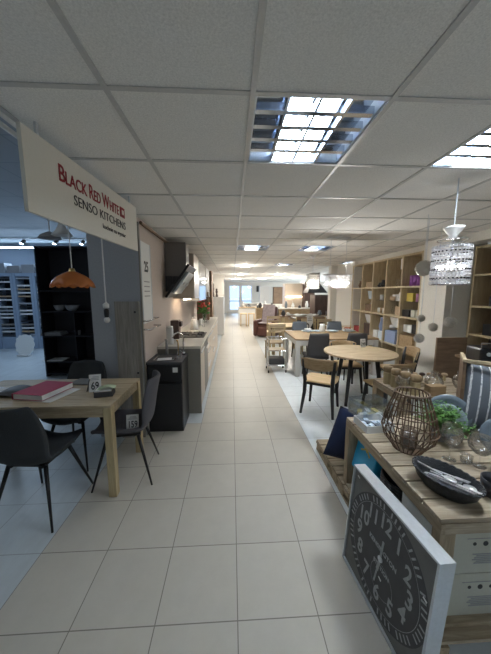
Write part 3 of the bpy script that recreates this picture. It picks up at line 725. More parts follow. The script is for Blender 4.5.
# wall cabinets beyond
def wallcab(label, y0, y1, z0, z1, dpt, m_, name='wall_cabinet'):
    t = thing(name, label, 'cabinet', (XW, y0, z0))
    MB().b2(.003, 0, 0, dpt, y1-y0, z1-z0).build('body', M[m_], t)
    n = max(1, round((y1-y0)/.5))
    for k in range(n):
        w = (y1-y0)/n
        d = MB().b2(dpt+.001, k*w+.002, .003, dpt+.019, (k+1)*w-.002, z1-z0-.003).build('door', M[m_], t)
        MB().b2(dpt+.02, k*w+.04, .01, dpt+.03, (k+1)*w-.04, .02).build('handle', M['alu'], d)
    return t
wallcab('beige wall cabinet right behind the slanted hood', 4.78, 5.45, 1.62, 2.40, .36, 'beigecab')
wallcab('pale glossy wall cabinet reflecting the window past the hood', 5.5, 6.9, 1.55, 2.36, .36, 'gloss' if 'gloss' in M else 'white')
wallcab('brown tall side unit at the end of the kitchen run', 8.08, 8.7, 0.0, 2.36, .42, 'walnut', 'tall_cabinet')
wallcab('short brown cabinet under the hood line by the worktop', 7.0, 8.0, 1.6, 2.36, .36, 'taupe')
t = thing('under_cabinet_light', 'warm strip light under the beige wall cabinet beyond the hood', 'light', (XW+.2, 5.1, 1.605))
MB().box(0, 0, 0, .04, .6, .02).build('tube', M['niche'], t)
# white tall cabinet with figurines
a, c = at(211, 297, y=10.7), at(223.5, 297, y=10.7)
t = thing('tall_cabinet', 'white chest high cabinet standing where the worktop ends', 'cabinet', (XW, 10.7, 0))
MB().b2(.02, .02, 0, c.x-XW, 1.0, a.z).build('body', M['white'], t, bevel=.004)
for k in range(2):
    d = MB().b2(.04+k*((c.x-XW)/2-.02), 0, .06, (c.x-XW)/2+k*((c.x-XW)/2-.02), .019, a.z-.03).build('door', M['white'], t); MB().cyl(((c.x-XW)/2-.03+.06*k, -.015, .8), ((c.x-XW)/2-.03+.06*k, -.015, 1.0), .006).build('handle', M['alu'], d)
for k, (x, h, lab) in enumerate(((.28, .55, 'tall slim dark figurine on the white tall cabinet'), (.42, .34, 'small dark figurine right on the white tall cabinet'), (.16, .26, 'low dark jug left on the white tall cabinet'))):
    solo(MB().lathe([(0, 0), (.06, 0), (.05, h*.2), (.025, h*.4), (.05, h*.6), (.03, h*.78), (.045, h*.88), (.02, h), (0, h)], 14), 'figurine', M['brownwood'], lab, 'figurine', (XW+x, 11.0, a.z), smooth=True)
# ================================================================= RIGHT SIDE: ROUND TABLE GROUP
RZ = .80
t = thing('round_table', 'round oak dining table on black splayed legs in the right aisle', 'table', (2.02, 4.04, 0))
MB().cyl((0, 0, RZ-.028), (0, 0, RZ), .545, n=64).build('tabletop', M['oak'], t, bevel=.004)
MB().box(0, 0, RZ-.05, .62, .06, .04, rz=R(45)).box(0, 0, RZ-.0505, .62, .06, .04, rz=R(-45)).build('underframe', M['black_m'], t)
for k in range(4):
    th = R(45+90*k+ -5)
    MB().cyl((.27*math.cos(th), .27*math.sin(th), RZ-.03), (.38*math.cos(th), .38*math.sin(th), 0), .034, .022, 14).build('leg', M['black'], t, smooth=True)
a = Vector((2.24, 4.36, RZ))
price_card('small white price card standing on the round oak table', '399', (a.x, a.y, RZ), R(10), .10, .14, R(8))

def wood_chair(name, label, loc, rz, group=None):
    t = thing(name, label, 'chair', loc, rz, group)
    SZ = .47
    def seat(u, v):
        x = (2*v-1); y = u*.42-.21; w = .20+.025*math.sin(u*PI)+.015*u
        return (x*w, y, SZ-.018*(1-x*x)*math.sin(u*PI))
    MB().grid(seat, 8, 8).build('seat', M['birch'], t, smooth=True, solid=.018)
    f = MB(); f.box(0, .17, SZ-.035, .36, .022, .04); f.box(0, -.17, SZ-.035, .36, .022, .04)
    for s in (-1, 1): f.box(s*.18, 0, SZ-.035, .022, .34, .04)
    f.build('seat_frame', M['black'], t)
    for s in (-1, 1):
        MB().cyl((s*.18, .17, SZ-.02), (s*.215, .215, 0), .026, .018, 12).build('leg', M['black'], t, smooth=True)
        MB().tube([(s*.225, -.265, 0), (s*.195, -.20, .30), (s*.19, -.19, .47), (s*.205, -.215, .66), (s*.215, -.24, .80)], [.018, .026, .029, .026, .019], 10).build('leg', M['black'], t, smooth=True)
    def bk(u, v):
        x = 2*v-1
        return (x*.245, -.29+.10*x*x-.045*(1-u)*0-.03*u, .66+.175*u*(1-.18*x**4)+.02*(1-u)*x*x)
    MB().grid(bk, 5, 12).build('backrest', M['oakd'], t, smooth=True, solid=.014)
    return t
A = wood_chair('wooden_chair', 'wooden chair with black frame nearest the aisle, pushed towards the round table', (1.31, 3.72, 0), R(-31))
dup(A, 'wooden chair on the camera side of the round table, right of its front leg', (2.14, 3.46, 0), R(12))
dup(A, 'wooden chair behind the round table on its left, seat under the tabletop', (2.03, 4.52, 0), R(176))
dup(A, 'wooden chair at the right end of the round table by the wall shelves', (2.72, 4.18, 0), R(80))

def fab_chair(name, label, loc, rz, m_, group=None):
    t = thing(name, label, 'chair', loc, rz, group)
    MB().box(0, .0, .46, .44, .44, .07).build('seat', M[m_], t, bevel=.02)
    def bk(u, v):
        x = 2*v-1; return (x*(.21-.035*u*u), -.22-.09*u+.04*x*x, .48+.47*u)
    MB().grid(bk, 8, 8).build('backrest', M[m_], t, smooth=True, solid=.045)
    for sx in (-1, 1):
        for sy in (-1, 1): MB().cyl((sx*.18, sy*.17, .43), (sx*.205, sy*.22, 0), .018, .012, 10).build('leg', M['black_m'], t, smooth=True)
    return t
F = fab_chair('upholstered_chair', 'black upholstered chair between the white table and the round table, back to the camera', (1.68, 5.20, 0), R(-4), 'dark')
dup(F, 'second black upholstered chair at the white table, seen behind the round table', (2.42, 5.2, 0), R(-2))
G = fab_chair('upholstered_chair', 'blue grey upholstered chair on the far left side of the white table', (1.80, 6.72, 0), R(178), 'slategrey')
dup(G, 'blue grey upholstered chair on the far side of the white table by the wall end', (2.75, 6.70, 0), R(180))

# white dining table
WZ = .79
wx0, wx1, wy0, wy1 = 1.29, 3.02, 5.24, 6.45
t = thing('dining_table', 'white dining table with oak top set with plates and bowls', 'table', ((wx0+wx1)/2, (wy0+wy1)/2, 0))
w, d = wx1-wx0, wy1-wy0
MB().box(0, 0, WZ-.015, w, d, .03).build('tabletop', M['oakd'], t, bevel=.004)
MB().box(0, 0, WZ-.034, w-.01, d-.01, .006).build('top_edge', M['white'], t)
ap = MB()
for s in (-1, 1): ap.box(0, s*(d/2-.04), WZ-.09, w-.14, .025, .11); ap.box(s*(w/2-.04), 0, WZ-.09, .025, d-.14, .11)
ap.build('apron', M['white'], t)
for sx in (-1, 1):
    for sy in (-1, 1): MB().box(sx*(w/2-.05), sy*(d/2-.05), (WZ-.037)/2, .09, .09, WZ-.037).build('leg', M['white'], t, bevel=.004)
def plate(mb, r, h=.02, th=.005):
    return mb.lathe([(0, 0), (r*.6, 0), (r*.75, h*.3), (r, h), (r, h+th*.6), (r*.74, h*.3+th), (r*.6, th), (0, th)], 32)
sets = [(298, 326.5, 'left end'), (331, 331, 'front middle'), (312, 329, 'centre left'), (344, 326, 'right of the pitcher')]
for k, (px, py, nm) in enumerate(sets):
    a = at(px, py, z=WZ)
    a.x = min(max(a.x, wx0+.2), wx1-.2); a.y = min(max(a.y, wy0+.2), wy1-.2)
    solo(plate(MB(), .16, .02), 'dinner_plate', M['paper'], 'large white dinner plate at the %s of the white table' % nm, 'plate', (a.x, a.y, WZ), smooth=True)
    solo(plate(MB(), .12, .018), 'side_plate', M['icedblue'], 'pale blue plate stacked on the dinner plate at the %s' % nm, 'plate', (a.x, a.y, WZ+.0062), smooth=True)
    if k in (0, 3): solo(bowl(MB(), .085, .06), 'bowl', M['paper'], 'white bowl stacked on the plates, %s of the white table' % nm, 'bowl', (a.x, a.y, WZ+.012), smooth=True)
a = at(322, 332, z=WZ)
t = thing('pitcher', 'white pitcher in the middle of the white table', 'pitcher', (a.x, max(a.y, wy0+.35), WZ))
MB().lathe([(0, 0), (.06, 0), (.075, .06), (.055, .14), (.06, .19), (.055, .19), (.05, .14), (0, .02)], 24).build('body', M['paper'], t, smooth=True)
MB().tube([(.055, 0, .16), (.11, 0, .15), (.11, 0, .07), (.07, 0, .05)], .008, 8).build('handle', M['paper'], t, smooth=True)
a = at(338, 322, z=WZ)
a.x = min(a.x, wx1-.2)
t = thing('fruit_dish', 'wire dish with red fruit at the far side of the white table', 'dish', (a.x, min(a.y, wy1-.15), WZ))
mb = MB()
for k in range(10):
    th = 2*PI*k/10; mb.tube([(0, 0, .01), (.08*math.cos(th), .08*math.sin(th), .02), (.14*math.cos(th), .14*math.sin(th), .11)], .004, 5)
mb.tube([(.14*math.cos(2*PI*k/24), .14*math.sin(2*PI*k/24), .11) for k in range(24)], .005, 5, closed=True); mb.build('wire_bowl', M['gold'], t)
for k in range(3): MB().sph((.05*math.cos(k*2.1), .05*math.sin(k*2.1), .065), .035, 8).build('fruit', plain('red fruit', (.45, .10, .06), .4), t, smooth=True)

# serving trolley
a = at(268, 373, z=0)
t = thing('serving_trolley', 'small chrome serving trolley at the left end of the white table', 'trolley', (a.x+.20, a.y+.18, 0))
f = MB()
for sx in (-1, 1):
    for sy in (-1, 1): f.cyl((sx*.19, sy*.17, .06), (sx*.19, sy*.17, .74), .010)
for z in (.15, .48, .74):
    for s in (-1, 1): f.cyl((-.19, s*.17, z), (.19, s*.17, z), .007).cyl((s*.19, -.17, z), (s*.19, .17, z), .007)
f.build('frame', M['chrome'], t)
MB().box(0, 0, .49, .36, .32, .012).build('shelf_board', M['oak'], t); MB().box(0, 0, .745, .36, .32, .012).build('shelf_board', M['windowglass'], t)
MB().box(0, 0, .16, .36, .32, .012).build('shelf_board', M['alu'], t)
MB().box(0, 0, .235, .33, .29, .13).build('basket', M['dark'], t, bevel=.01)
for sx in (-1, 1):
    for sy in (-1, 1): MB().cyl((sx*.19-.012, sy*.17, .03), (sx*.19+.012, sy*.17, .03), .03, n=16).build('wheel', M['black'], t)

# table and chairs behind the white table
a = at(262, 338, z=.0)
t = thing('dining_table', 'plain pale wooden table behind the serving trolley', 'table', (1.52, 7.62, 0))
MB().box(0, 0, .775, .84, .9, .035).build('tabletop', M['birch'], t, bevel=.004)
MB().box(0, 0, .72, .66, .7, .07).build('apron', M['oak'], t)
for sx in (-1, 1):
    for sy in (-1, 1): MB().box(sx*.37, sy*.38, .379, .08, .08, .757).build('leg', M['oakz'], t)
def slat_chair(label, loc, rz, m_='oak'):
    t = thing('slat_back_chair', label, 'chair', loc, rz)
    MB().box(0, 0, .46, .44, .42, .03).build('seat', M[m_], t, bevel=.005)
    b_ = MB().box(0, -.2, .90, .42, .02, .09).box(0, -.2, .78, .36, .015, .05); b_.build('backrest', M[m_], t)
    for s in (-1, 1):
        MB().box(s*.19, .18, .222, .035, .035, .445).build('leg', M['oakz'], t)
        MB().box(s*.2, -.2, .47, .035, .035, .94).build('leg', M['oakz'], t)
    return t
S = slat_chair('light wooden slat chair behind the white table, centre left', (2.25, 7.6, 0), R(170))
for x, y, rz, lab in ((2.75, 7.5, 185, 'light wooden slat chair behind the white table, centre right'), (1.35, 8.5, 175, 'light wooden slat chair on the far side of the plain pale table'), (1.10, 6.72, 5, 'pinkish wooden slat chair on the camera side of the plain pale table')):
    dup(S, lab, (x, y, 0), R(rz))
price = price_card('tall white price card standing on the centre left slat chair', '24', (2.29, 7.62, .4755), R(5), .18, .62, R(6))
t = thing('dining_table', 'long black dining table laid with white dishes and runner', 'table', (3.3, 9.4, 0))
MB().box(0, 0, .80, 2.2, 1.0, .04).build('tabletop', M['black'], t)
for sx in (-1, 1): MB().box(sx*.9, 0, .39, .1, .8, .78).build('leg', M['black'], t)
for k in range(6): solo(plate(MB(), .15, .03), 'plate', M['paper'], 'white plate on the long black table, place %s from the left' % ['one', 'two', 'three', 'four', 'five', 'six'][k], 'plate', (2.45+.34*k, 9.15+.25*(k % 2), .82), group='plates on the black table', smooth=True)
t = thing('dining_table', 'wide dark wood table with draped grey cloth left of the black table', 'table', (2.85, 10.3, 0))
MB().box(0, 0, .80, 1.9, .5, .04).build('tabletop', M['walnut'], t)
for sx in (-1, 1):
    for sy in (-1, 1): MB().box(sx*.88, sy*.19, .39, .09, .09, .78).build('leg', M['oakz'], t)
solo(MB().grid(lambda u, v: ((u-.5)*1.2, (v-.5)*.4, .02+.03*math.sin(u*14)*math.cos(v*5)), 30, 8), 'table_cloth', M['paper'], 'crumpled pale cloth on the dark wood table', 'cloth', (2.75, 10.25, .84), smooth=True, solid=.01)

# ================================================================= FAR HALL
t = thing('armchair', 'brown leather recliner with a patterned grey throw beside the aisle', 'armchair', (1.34, 10.2, 0), R(-28))
MB().box(0, .05, .24, .62, .66, .40).build('base', M['leather'], t, bevel=.06)
MB().box(0, .05, .48, .56, .60, .14).build('seat_cushion', M['leather'], t, bevel=.05)
MB().box(0, .33, .76, .62, .20, .84, rx=R(-12)).build('backrest', M['leather'], t, bevel=.07)
for s in (-1, 1): MB().box(s*.37, .05, .36, .16, .74, .62).build('armrest', M['leather'], t, bevel=.06)
solo(MB().box(0, 0, 0, .5, .012, .72, rx=R(-12)).box(0, -.24, -.33, .5, .5, .012), 'throw_blanket', plain('patterned grey throw', (.42, .36, .38), .9, scale=18, vary=.5), 'patterned grey throw draped over the brown recliner', 'blanket', (1.43, 10.33, .90), R(-28))
def cabinet(name, label, x0, x1, y0, y1, h, m_, doors=2, top=None, z0=0, cat='cabinet'):
    t = thing(name, label, cat, (x0, y0, z0))
    MB().b2(0, .02, 0, x1-x0, y1-y0, h).build('body', M[m_], t)
    w = (x1-x0)/doors
    for k in range(doors):
        d = MB().b2(k*w+.006, 0, .05, (k+1)*w-.006, .019, h-.02).build('door', M[m_], t); MB().b2((k+1)*w-.06, -.02, h*.5, (k+1)*w-.045, 0, h*.6).build('handle', M['alu'], d)
    if top: MB().b2(-.02, -.02, h, x1-x0+.02, y1-y0, h+.035).build('worktop', M[top], t)
    return t
cabinet('sideboard', 'low white sideboard with stools right of the entrance aisle', .35, 1.9, 14.2, 15.0, .88, 'white', 3, 'oakd')
cabinet('sideboard', 'wooden sideboard behind the brown recliner', 1.15, 2.1, 12.4, 13.0, .95, 'oakd', 2, 'oakd')
cabinet('kitchen_island', 'pale green grey kitchen island nearest the glazed entrance', .75, 1.9, 18.2, 19.0, .95, 'taupe', 2, 'worktop')
cabinet('kitchen_island', 'long wooden kitchen island in the middle distance', 2.2, 4.2, 12.2, 13.0, .95, 'oakd', 4, 'worktop')
cabinet('kitchen_island', 'white kitchen island behind the long wooden one', 1.6, 3.2, 16.2, 16.9, .95, 'white', 3, 'worktop')
cabinet('tall_cabinet', 'pale beige tall kitchen cabinet in the distance, left one', 3.35, 4.1, 15.2, 15.8, 2.2, 'gloss', 1)
cabinet('tall_cabinet', 'pinkish beige tall kitchen cabinet left of the brown cabinets', 2.65, 3.55, 13.3, 13.9, 2.15, 'beigecab', 2)
cabinet('tall_cabinet', 'dark grey brown tall kitchen cabinet beside the pinkish one', 3.58, 4.1, 13.05, 13.8, 2.25, 'brownwood', 1)
cabinet('fridge_cabinet', 'glossy brown cabinet block behind the hanging lamps', 3.35, 4.9, 10.6, 11.3, 1.62, 'brownwood', 3)
cabinet('tall_cabinet', 'narrow white tall cabinet right of the dark chimney hood', 3.95, 4.5, 10.0, 10.5, 2.3, 'white', 1, z0=0)
cabinet('tall_cabinet', 'brown wood tall kitchen cabinet close to the end wall', 3.0, 3.7, 19.0, 19.6, 2.1, 'walnut', 1)
cabinet('tall_cabinet', 'white tall kitchen cabinet close to the end wall', 2.1, 2.95, 20.2, 20.8, 2.2, 'white', 2)
t = thing('chimney_hood', 'dark pyramid shaped chimney hood in the distance', 'hood', (3.62, 11.6, 1.7))
mb = MB(); r = bmesh.ops.create_cone(mb.bm, cap_ends=True, segments=4, radius1=.62, radius2=.25, depth=.4); bmesh.ops.rotate(mb.bm, verts=r['verts'], matrix=Matrix.Rotation(PI/4, 3, 'Z')); bmesh.ops.translate(mb.bm, verts=r['verts'], vec=(0, 0, .2)); mb.build('canopy', M['black'], t)
MB().box(0, 0, .62, .34, .34, .46).build('chimney', M['black'], t)
t = thing('television', 'small black television high on the end wall', 'television', (2.35, 22.1745, 1.75))
MB().box(0, 0, .25, .62, .05, .50).build('housing', M['black'], t); MB().box(0, .015, .25, .2, .02, .2).build('bracket', M['dark'], t)
for k, (x, lab) in enumerate(((.45, 'left'), (.85, 'middle'), (1.3, 'right'))):
    solo(MB().b2(-.02, -.02, 0, .02, .02, .62).b2(.26, -.02, 0, .3, .02, .62).b2(-.02, .26, 0, .02, .3, .62).b2(.26, .26, 0, .3, .3, .62).b2(-.03, -.03, .62, .31, .31, .66), 'bar_stool', M['birch'], 'pale wooden stool before the low white sideboard, %s one' % lab, 'stool', (x, 13.4, 0))
solo(MB().lathe([(0, 0), (.25, 0), (.28, .3), (.2, .75), (.1, .95), (0, 1)], 16), 'swivel_chair', M['black'], 'black rounded chair beside the pale kitchen island near the entrance', 'chair', (1.05, 16.9, 0), smooth=True)
for k in range(8):
    x = 1.25+.33*k; y = 12.55 if x > 2.2 else 12.7
    h = .12+.1*((k*5) % 3)
    solo(MB().lathe([(0, 0), (.06, 0), (.075, h*.5), (.04, h*.9), (.05, h), (0, h)], 14), 'vase', [M['greyplate'], M['paper'], M['clay'], M['paper']][k % 4], ['small grey', 'white', 'dark', 'pale'][k % 4]+' vase on the distant islands, %s from the left' % ['first', 'second', 'third', 'fourth', 'fifth', 'sixth', 'seventh', 'eighth'][k], 'vase', (x, y, .985), smooth=True)
t = thing('wall_niche_light', 'warm strip light over the distant kitchen worktops', 'light', (3.1, 13.25, 1.5))
MB().box(0, 0, 0, .8, .03, .03).build('tube', M['niche'], t)

# ================================================================= WALL SHELVES ON THE RIGHT
SX = 3.28; BT, BB = 2.42, .06
ys = [at(p, 290, x=SX).y for p in (352, 361.5, 373.5, 387, 403.5, 420)]
n5 = (ys[0]-ys[5])/5
ys = [ys[0]-n5*k for k in range(6)]
zr = [BB, .66, 1.25, 1.83, BT]
t = thing('shelving_unit', 'large oak wall shelving unit full of gift ware right of the round table', 'shelf', (SX, ys[5], 0))
D = .36; LN = ys[0]-ys[5]
for k in range(6): MB().box(D/2, LN-n5*k, (BT+.02)/2, D, .035, BT+.02).build('side_panel', M['shelfoak'], t)
for z in zr:
    for k in range(5): MB().box(D/2+.001, LN-n5*(k+.5), z, D-.004, n5-.036, .032).build('shelf_board', M['shelfoak'], t)
MB().box(D+.006, LN/2, BT/2, .008, LN, BT).build('back_panel', M['shelfback'], t)
for k in (2, 3, 4):
    for z in (1.55,): MB().box(D/2+.03, LN-n5*(k+.5), z, D-.08, n5-.037, .010).build('glass_shelf', M['windowglass'], t)
def bay(k, u): return ys[0]-n5*(k+u)     # u 0..1 from far (left) to near (right)
row = lambda r: zr[r]+.0165
cnt = {}
BN = ['leftmost', 'second', 'middle', 'fourth', 'rightmost']
RN = {3: 'top', 2: 'upper middle', 1: 'lower middle', 0: 'bottom'}
def put(kind, k, r, u, mat, desc, cat, size=(.1, .1, .1), dep=.12, dz=0, shape='box', lean=0, group=None, n=0):
    y = bay(k, u); z = row(r)+dz
    mb = MB()
    if shape == 'box': mb.box(0, 0, size[2]/2, *size)
    elif shape == 'cyl': mb.cyl((0, 0, 0), (0, 0, size[2]), size[0]/2, n=20)
    elif shape == 'vase': mb.lathe([(0, 0), (size[0]*.3, 0), (size[0]*.5, size[2]*.35), (size[0]*.22, size[2]*.8), (size[0]*.3, size[2]), (0, size[2])], 18)
    elif shape == 'card': mb.box(0, 0, size[2]/2, .004, size[1], size[2])
    o = solo(mb, kind, M[mat], '%s, %s row of the oak wall shelves, %s bay' % (desc, RN[r], BN[k]), cat, (SX+dep+.03, y, z), smooth=shape in ('cyl', 'vase'), group=group, rot=(0, lean, 0))
    return o
# top row
put('picture_frame', 0, 3, .6, 'dark', 'small dark framed picture', 'frame', (.02, .2, .26))
put('figurine', 2, 3, .35, 'black', 'black seated figurine', 'figurine', (.14, .14, .16), shape='vase')
put('candle', 2, 3, .75, 'paper', 'white pillar candle', 'candle', (.10, .1, .2), shape='cyl')
put('figurine', 2, 3, .1, 'black', 'black low figurine', 'figurine', (.12, .14, .1), shape='vase')
for i in range(3): put('glass_vase', 3, 3, .35+.2*i, 'glass', '%s clear glass vase' % ['left', 'centre', 'right'][i], 'vase', (.09, .09, .16+.04*(i % 2)), shape='vase')
for i in range(3): put('candle', 4, 3, .18+.19*i, 'purple', '%s purple candle' % ['left', 'centre', 'right'][i], 'candle', (.09, .09, .2 if i < 2 else .16), shape='cyl')
put('candle', 4, 3, .72, 'red', 'dark red candle', 'candle', (.08, .08, .13), shape='cyl')
# upper middle row
put('picture_frame', 0, 2, .6, 'paper', 'small white framed picture', 'frame', (.02, .16, .13))
put('box', 1, 2, .5, 'walnut', 'brown box', 'box', (.18, .26, .18))
put('price_card', 1, 2, .45, 'icedblue', 'pale blue leaning card', 'card', (.01, .24, .2), dz=.30, shape='card', lean=R(-12))
put('vase', 1, 2, .9, 'paper', 'slim white vase', 'vase', (.08, .08, .28), shape='vase')
for i in range(4): put('mug', 2, 2, .18+.2*i, ['paper', 'tan', 'paper', 'paper'][i], '%s mug' % ['first', 'second tan', 'third', 'fourth'][i], 'mug', (.09, .09, .11), shape='cyl')
put('figurine', 2, 2, .7, 'tan', 'tan figurine on glass', 'figurine', (.1, .1, .16), dz=.296-.0165+.02, shape='vase')
for i in range(3): put('gift_box', 3, 2, .3+.2*i, 'paper', '%s white gift box on glass' % ['left', 'centre', 'right'][i], 'box', (.1, .09, .13 + .04*(i == 2)), dz=.2885+.0005)
for i in range(2): put('glass_jar', 3, 2, .18+.2*i, 'glass', '%s tall clear glass jar' % ['left', 'right'][i], 'jar', (.09, .09, .2), shape='vase')
put('box', 3, 2, .72, 'tan', 'tan cardboard box', 'box', (.16, .2, .17))
put('gift_box', 4, 2, .25, 'yellow', 'bright yellow gift box on glass', 'box', (.1, .18, .16), dz=.289)
put('candle', 4, 2, .58, 'pink', 'pink candle on glass', 'candle', (.09, .09, .15), dz=.289, shape='cyl')
put('candle', 4, 2, .80, 'tan', 'tan candle on glass', 'candle', (.09, .09, .13), dz=.289, shape='cyl')
put('storage_box', 4, 2, .2, 'black', 'black storage box', 'box', (.2, .2, .13))
for i in range(2): put('gift_box', 4, 2, .52+.24*i, 'kraft', '%s pale kraft gift box' % ['left', 'right'][i], 'box', (.14, .105, .13))
# lower middle row
put('storage_box', 0, 1, .5, 'red', 'dark red storage box', 'box', (.2, .3, .16))
put('price_card', 1, 1, .4, 'paper', 'white leaning card', 'card', (.01, .24, .22), dz=.30, shape='card', lean=R(-18))
put('box', 1, 1, .5, 'brownwood', 'dark brown box', 'box', (.18, .3, .29))
put('ornament', 2, 1, .45, 'bluebin', 'blue round ornament', 'ornament', (.14, .14, .30), dz=.18, shape='vase')
for i in range(2): put('storage_box', 2, 1, .28+.4*i, ['paper', 'icedblue'][i], ['white', 'pale blue'][i]+' storage box', 'box', (.2, .18, .18))
put('price_card', 3, 1, .45, 'paper', 'large white leaning card', 'card', (.01, .26, .22), dz=.32, shape='card', lean=R(-18))
put('fabric_bin', 3, 1, .45, 'bluebin', 'pale blue fabric bin', 'bin', (.26, .36, .25))
for i in range(2): put('gift_box', 4, 1, .15+.22*i, 'paper', '%s small white box' % ['left', 'right'][i], 'box', (.12, .1, .14), dz=.289)
put('wooden_crate', 4, 1, .4, 'oakd', 'flat slatted wooden crate', 'crate', (.26, .38, .235))
put('table_clock', 4, 1, .72, 'black', 'black round faced table clock', 'clock', (.05, .15, .17), dz=.289, dep=.06)
for k in range(5): put('storage_box', k, 0, .5, ['walnut', 'paper', 'bluebin', 'paper', 'walnut'][k], 'large %s storage box' % ['brown', 'white', 'blue', 'white', 'brown'][k], 'box', (.26, n5*.7, .32))
put('vase', 0, 3, .3, 'walnut', 'small brown vase', 'vase', (.1, .1, .18), shape='vase')
put('basket', 1, 3, .5, 'oakd', 'low tan basket', 'basket', (.2, .26, .13), shape='box')
put('vase', 1, 2, .15, 'greyplate2', 'grey blue vase', 'vase', (.1, .1, .2), dep=.2, shape='vase')
put('candle', 2, 2, .3, 'paper', 'white candle on glass', 'candle', (.08, .08, .12), dz=.289, shape='cyl')
for i in range(3): put('jar', 3, 2, .2+.1*i, 'tan', '%s tan jar on glass' % ['left', 'centre', 'right'][i], 'jar', (.05, .05, .09), dep=.05, dz=.289, shape='cyl')
put('photo_card', 3, 3, .85, 'paper', 'white card hung high on the divider', 'card', (.004, .1, .2), dep=.02, dz=.33, shape='card')
for i in range(3): put('candle', 4, 1, .52+.15*i, ['paper', 'tan', 'paper'][i], '%s pillar candle on glass' % ['left white', 'tan', 'right white'][i], 'candle', (.07, .07, .12), dz=.289, shape='cyl')
for i in range(2): put('candle', 2, 1, .25+.45*i, ['paper', 'slategrey'][i], ['white', 'grey'][i]+' candle on glass', 'candle', (.08, .08, .14), dz=.289, dep=.2, shape='cyl')
put('picture_frame', 0, 1, .5, 'brownwood', 'dark framed picture at the back', 'frame', (.02, .2, .3), dep=.28)
for i in range(2): put('bowl', 3, 1, .2+.62*i, 'paper', ['left', 'right'][i]+' white bowl on glass', 'bowl', (.12, .12, .07), dz=.289, shape='cyl')
# second shelf to the right of the column
t = thing('shelving_unit', 'dark oak wall shelving unit at the right edge beyond the column', 'shelf', (3.58, 2.34, 0))
for y in (0, .78, 1.5): MB().box(.18, y, 1.2, .34, .035, 2.4).build('side_panel', M['shelfoak'], t)
for z in (.1, .6, 1.1, 1.52, 1.98, 2.38):
    for y in (.39, 1.14): MB().box(.181, y, z, .33, .70, .03).build('shelf_board', M['shelfoak'], t)
MB().box(.352, .75, 1.2, .006, 1.5, 2.4).build('back_panel', M['brownwood'], t)
for i, (y, z, s, m_, lab) in enumerate(((3.5, 1.535, .14, 'dark', 'dark box on the right hand shelf next to the column'), (3.28, 1.535, .17, 'grey', 'grey box on the right hand shelf behind the crystal lamp'), (3.55, 1.115, .16, 'black', 'black box low on the right hand shelf next to the column'), (3.3, 1.115, .2, 'paper', 'white box low on the right hand shelf'))):
    solo(MB().box(0, 0, s/2, .2, .2, s), 'storage_box', M[m_], lab, 'box', (3.74, y, z))

# ================================================================= HANGING LAMPS
a = at(459, 178, z=CZ); a.z = CZ
dz0, dz1 = at(453, 285, x=a.x).z+.005, at(455, 246, x=a.x).z
t = thing('crystal_lamp', 'large drum shaped crystal bead lamp hanging before the white column', 'lamp', (a.x, a.y, dz0)); hh = dz1-dz0; rr = .122
for (r_, z) in ((rr, hh), (rr, .0), (rr*.8, hh+.045)):
    MB().tube([(r_*math.cos(2*PI*k/40), r_*math.sin(2*PI*k/40), z) for k in range(40)], .004, 6, closed=True).build('ring', M['chrome'], t)
br = MB(); nr, ns = 9, 30
for i in range(nr):
    z = .012+(hh-.02)*i/(nr-1)
    for j in range(ns):
        th = 2*PI*(j+.5*(i % 2))/ns
        c = Vector((rr*math.cos(th), rr*math.sin(th), z))
        if i % 2: # round bead ring
            e1 = Vector((-math.sin(th), math.cos(th), 0)); e2 = Vector((0, 0, 1)); q = .0135
            br.tube([c+e1*q*math.cos(2*PI*m/8)+e2*q*math.sin(2*PI*m/8) for m in range(8)], .0032, 4, closed=True)
        else: br.box(c.x, c.y, c.z, .012, .018, .018, rz=th)
br.build('bead_curtain', M['crystal'], t)['kind'] = 'stuff' 
dk = MB()
for i in range(4):
    z = .012+(hh-.02)*(2*i+1)/(nr-1)
    for j in range(ns): th = 2*PI*(j)/ns; dk.box(rr*math.cos(th), rr*math.sin(th), z, .008, .009, .009, rz=th)
dk.build('dark_bead', M['black_m'], t)['kind'] = 'stuff'
for k in range(4):
    th = PI/4+k*PI/2
    b_ = MB().sph((.065*math.cos(th), .065*math.sin(th), hh*.48), .026, 8).build('bulb', M['bulb'], t, smooth=True)
MB().cyl((0, 0, hh*.5), (0, 0, hh+.06), .008).box(0, 0, hh*.62, .14, .012, .012).box(0, 0, hh*.62, .012, .14, .012).build('stem', M['chrome'], t)
MB().lathe([(0, hh+.05), (.022, hh+.055), (.028, hh+.08), (.062, hh+.125), (.068, hh+.14), (.03, hh+.15), (0, hh+.15)], 24).build('cup', M['white'], t, smooth=True)
MB().cyl((0, 0, hh+.15), (0, 0, CZ-dz0), .004).build('cord', M['alu'], t)
# square capiz lamp
a = at(313.5, 255, z=CZ); cx, cy = a.x, a.y
zt_, zb_ = at(313, 274, y=cy).z, at(313, 289, y=cy).z
t = thing('shell_pendant', 'square white shell lamp hanging over the white table', 'lamp', (cx, cy, zb_)); hh = zt_-zb_
mb = MB()
for s in (-1, 1):
    for i in range(5):
        for j in range(6):
            p = -.1+.05*i; z = hh*(j+.5)/6
            mb.box(p, s*.118, z, .036, .003, hh/6*.8); mb.box(s*.118, p, z, .003, .036, hh/6*.8)
mb.build('shell_curtain', M['capiz'], t)
MB().box(0, 0, hh+.006, .25, .25, .01).build('top_plate', M['chrome'], t)
MB().sph((0, 0, hh*.5), .05, 8).build('bulb', M['bulbs'], t, smooth=True)
MB().cyl((0, 0, hh), (0, 0, CZ-.06-zb_), .005).build('cord', M['alu'], t)
MB().lathe([(0, CZ-.09-zb_), (.03, CZ-.085-zb_), (.08, CZ-.005-zb_), (0, CZ-.004-zb_)], 20).build('canopy', M['white'], t, smooth=True)
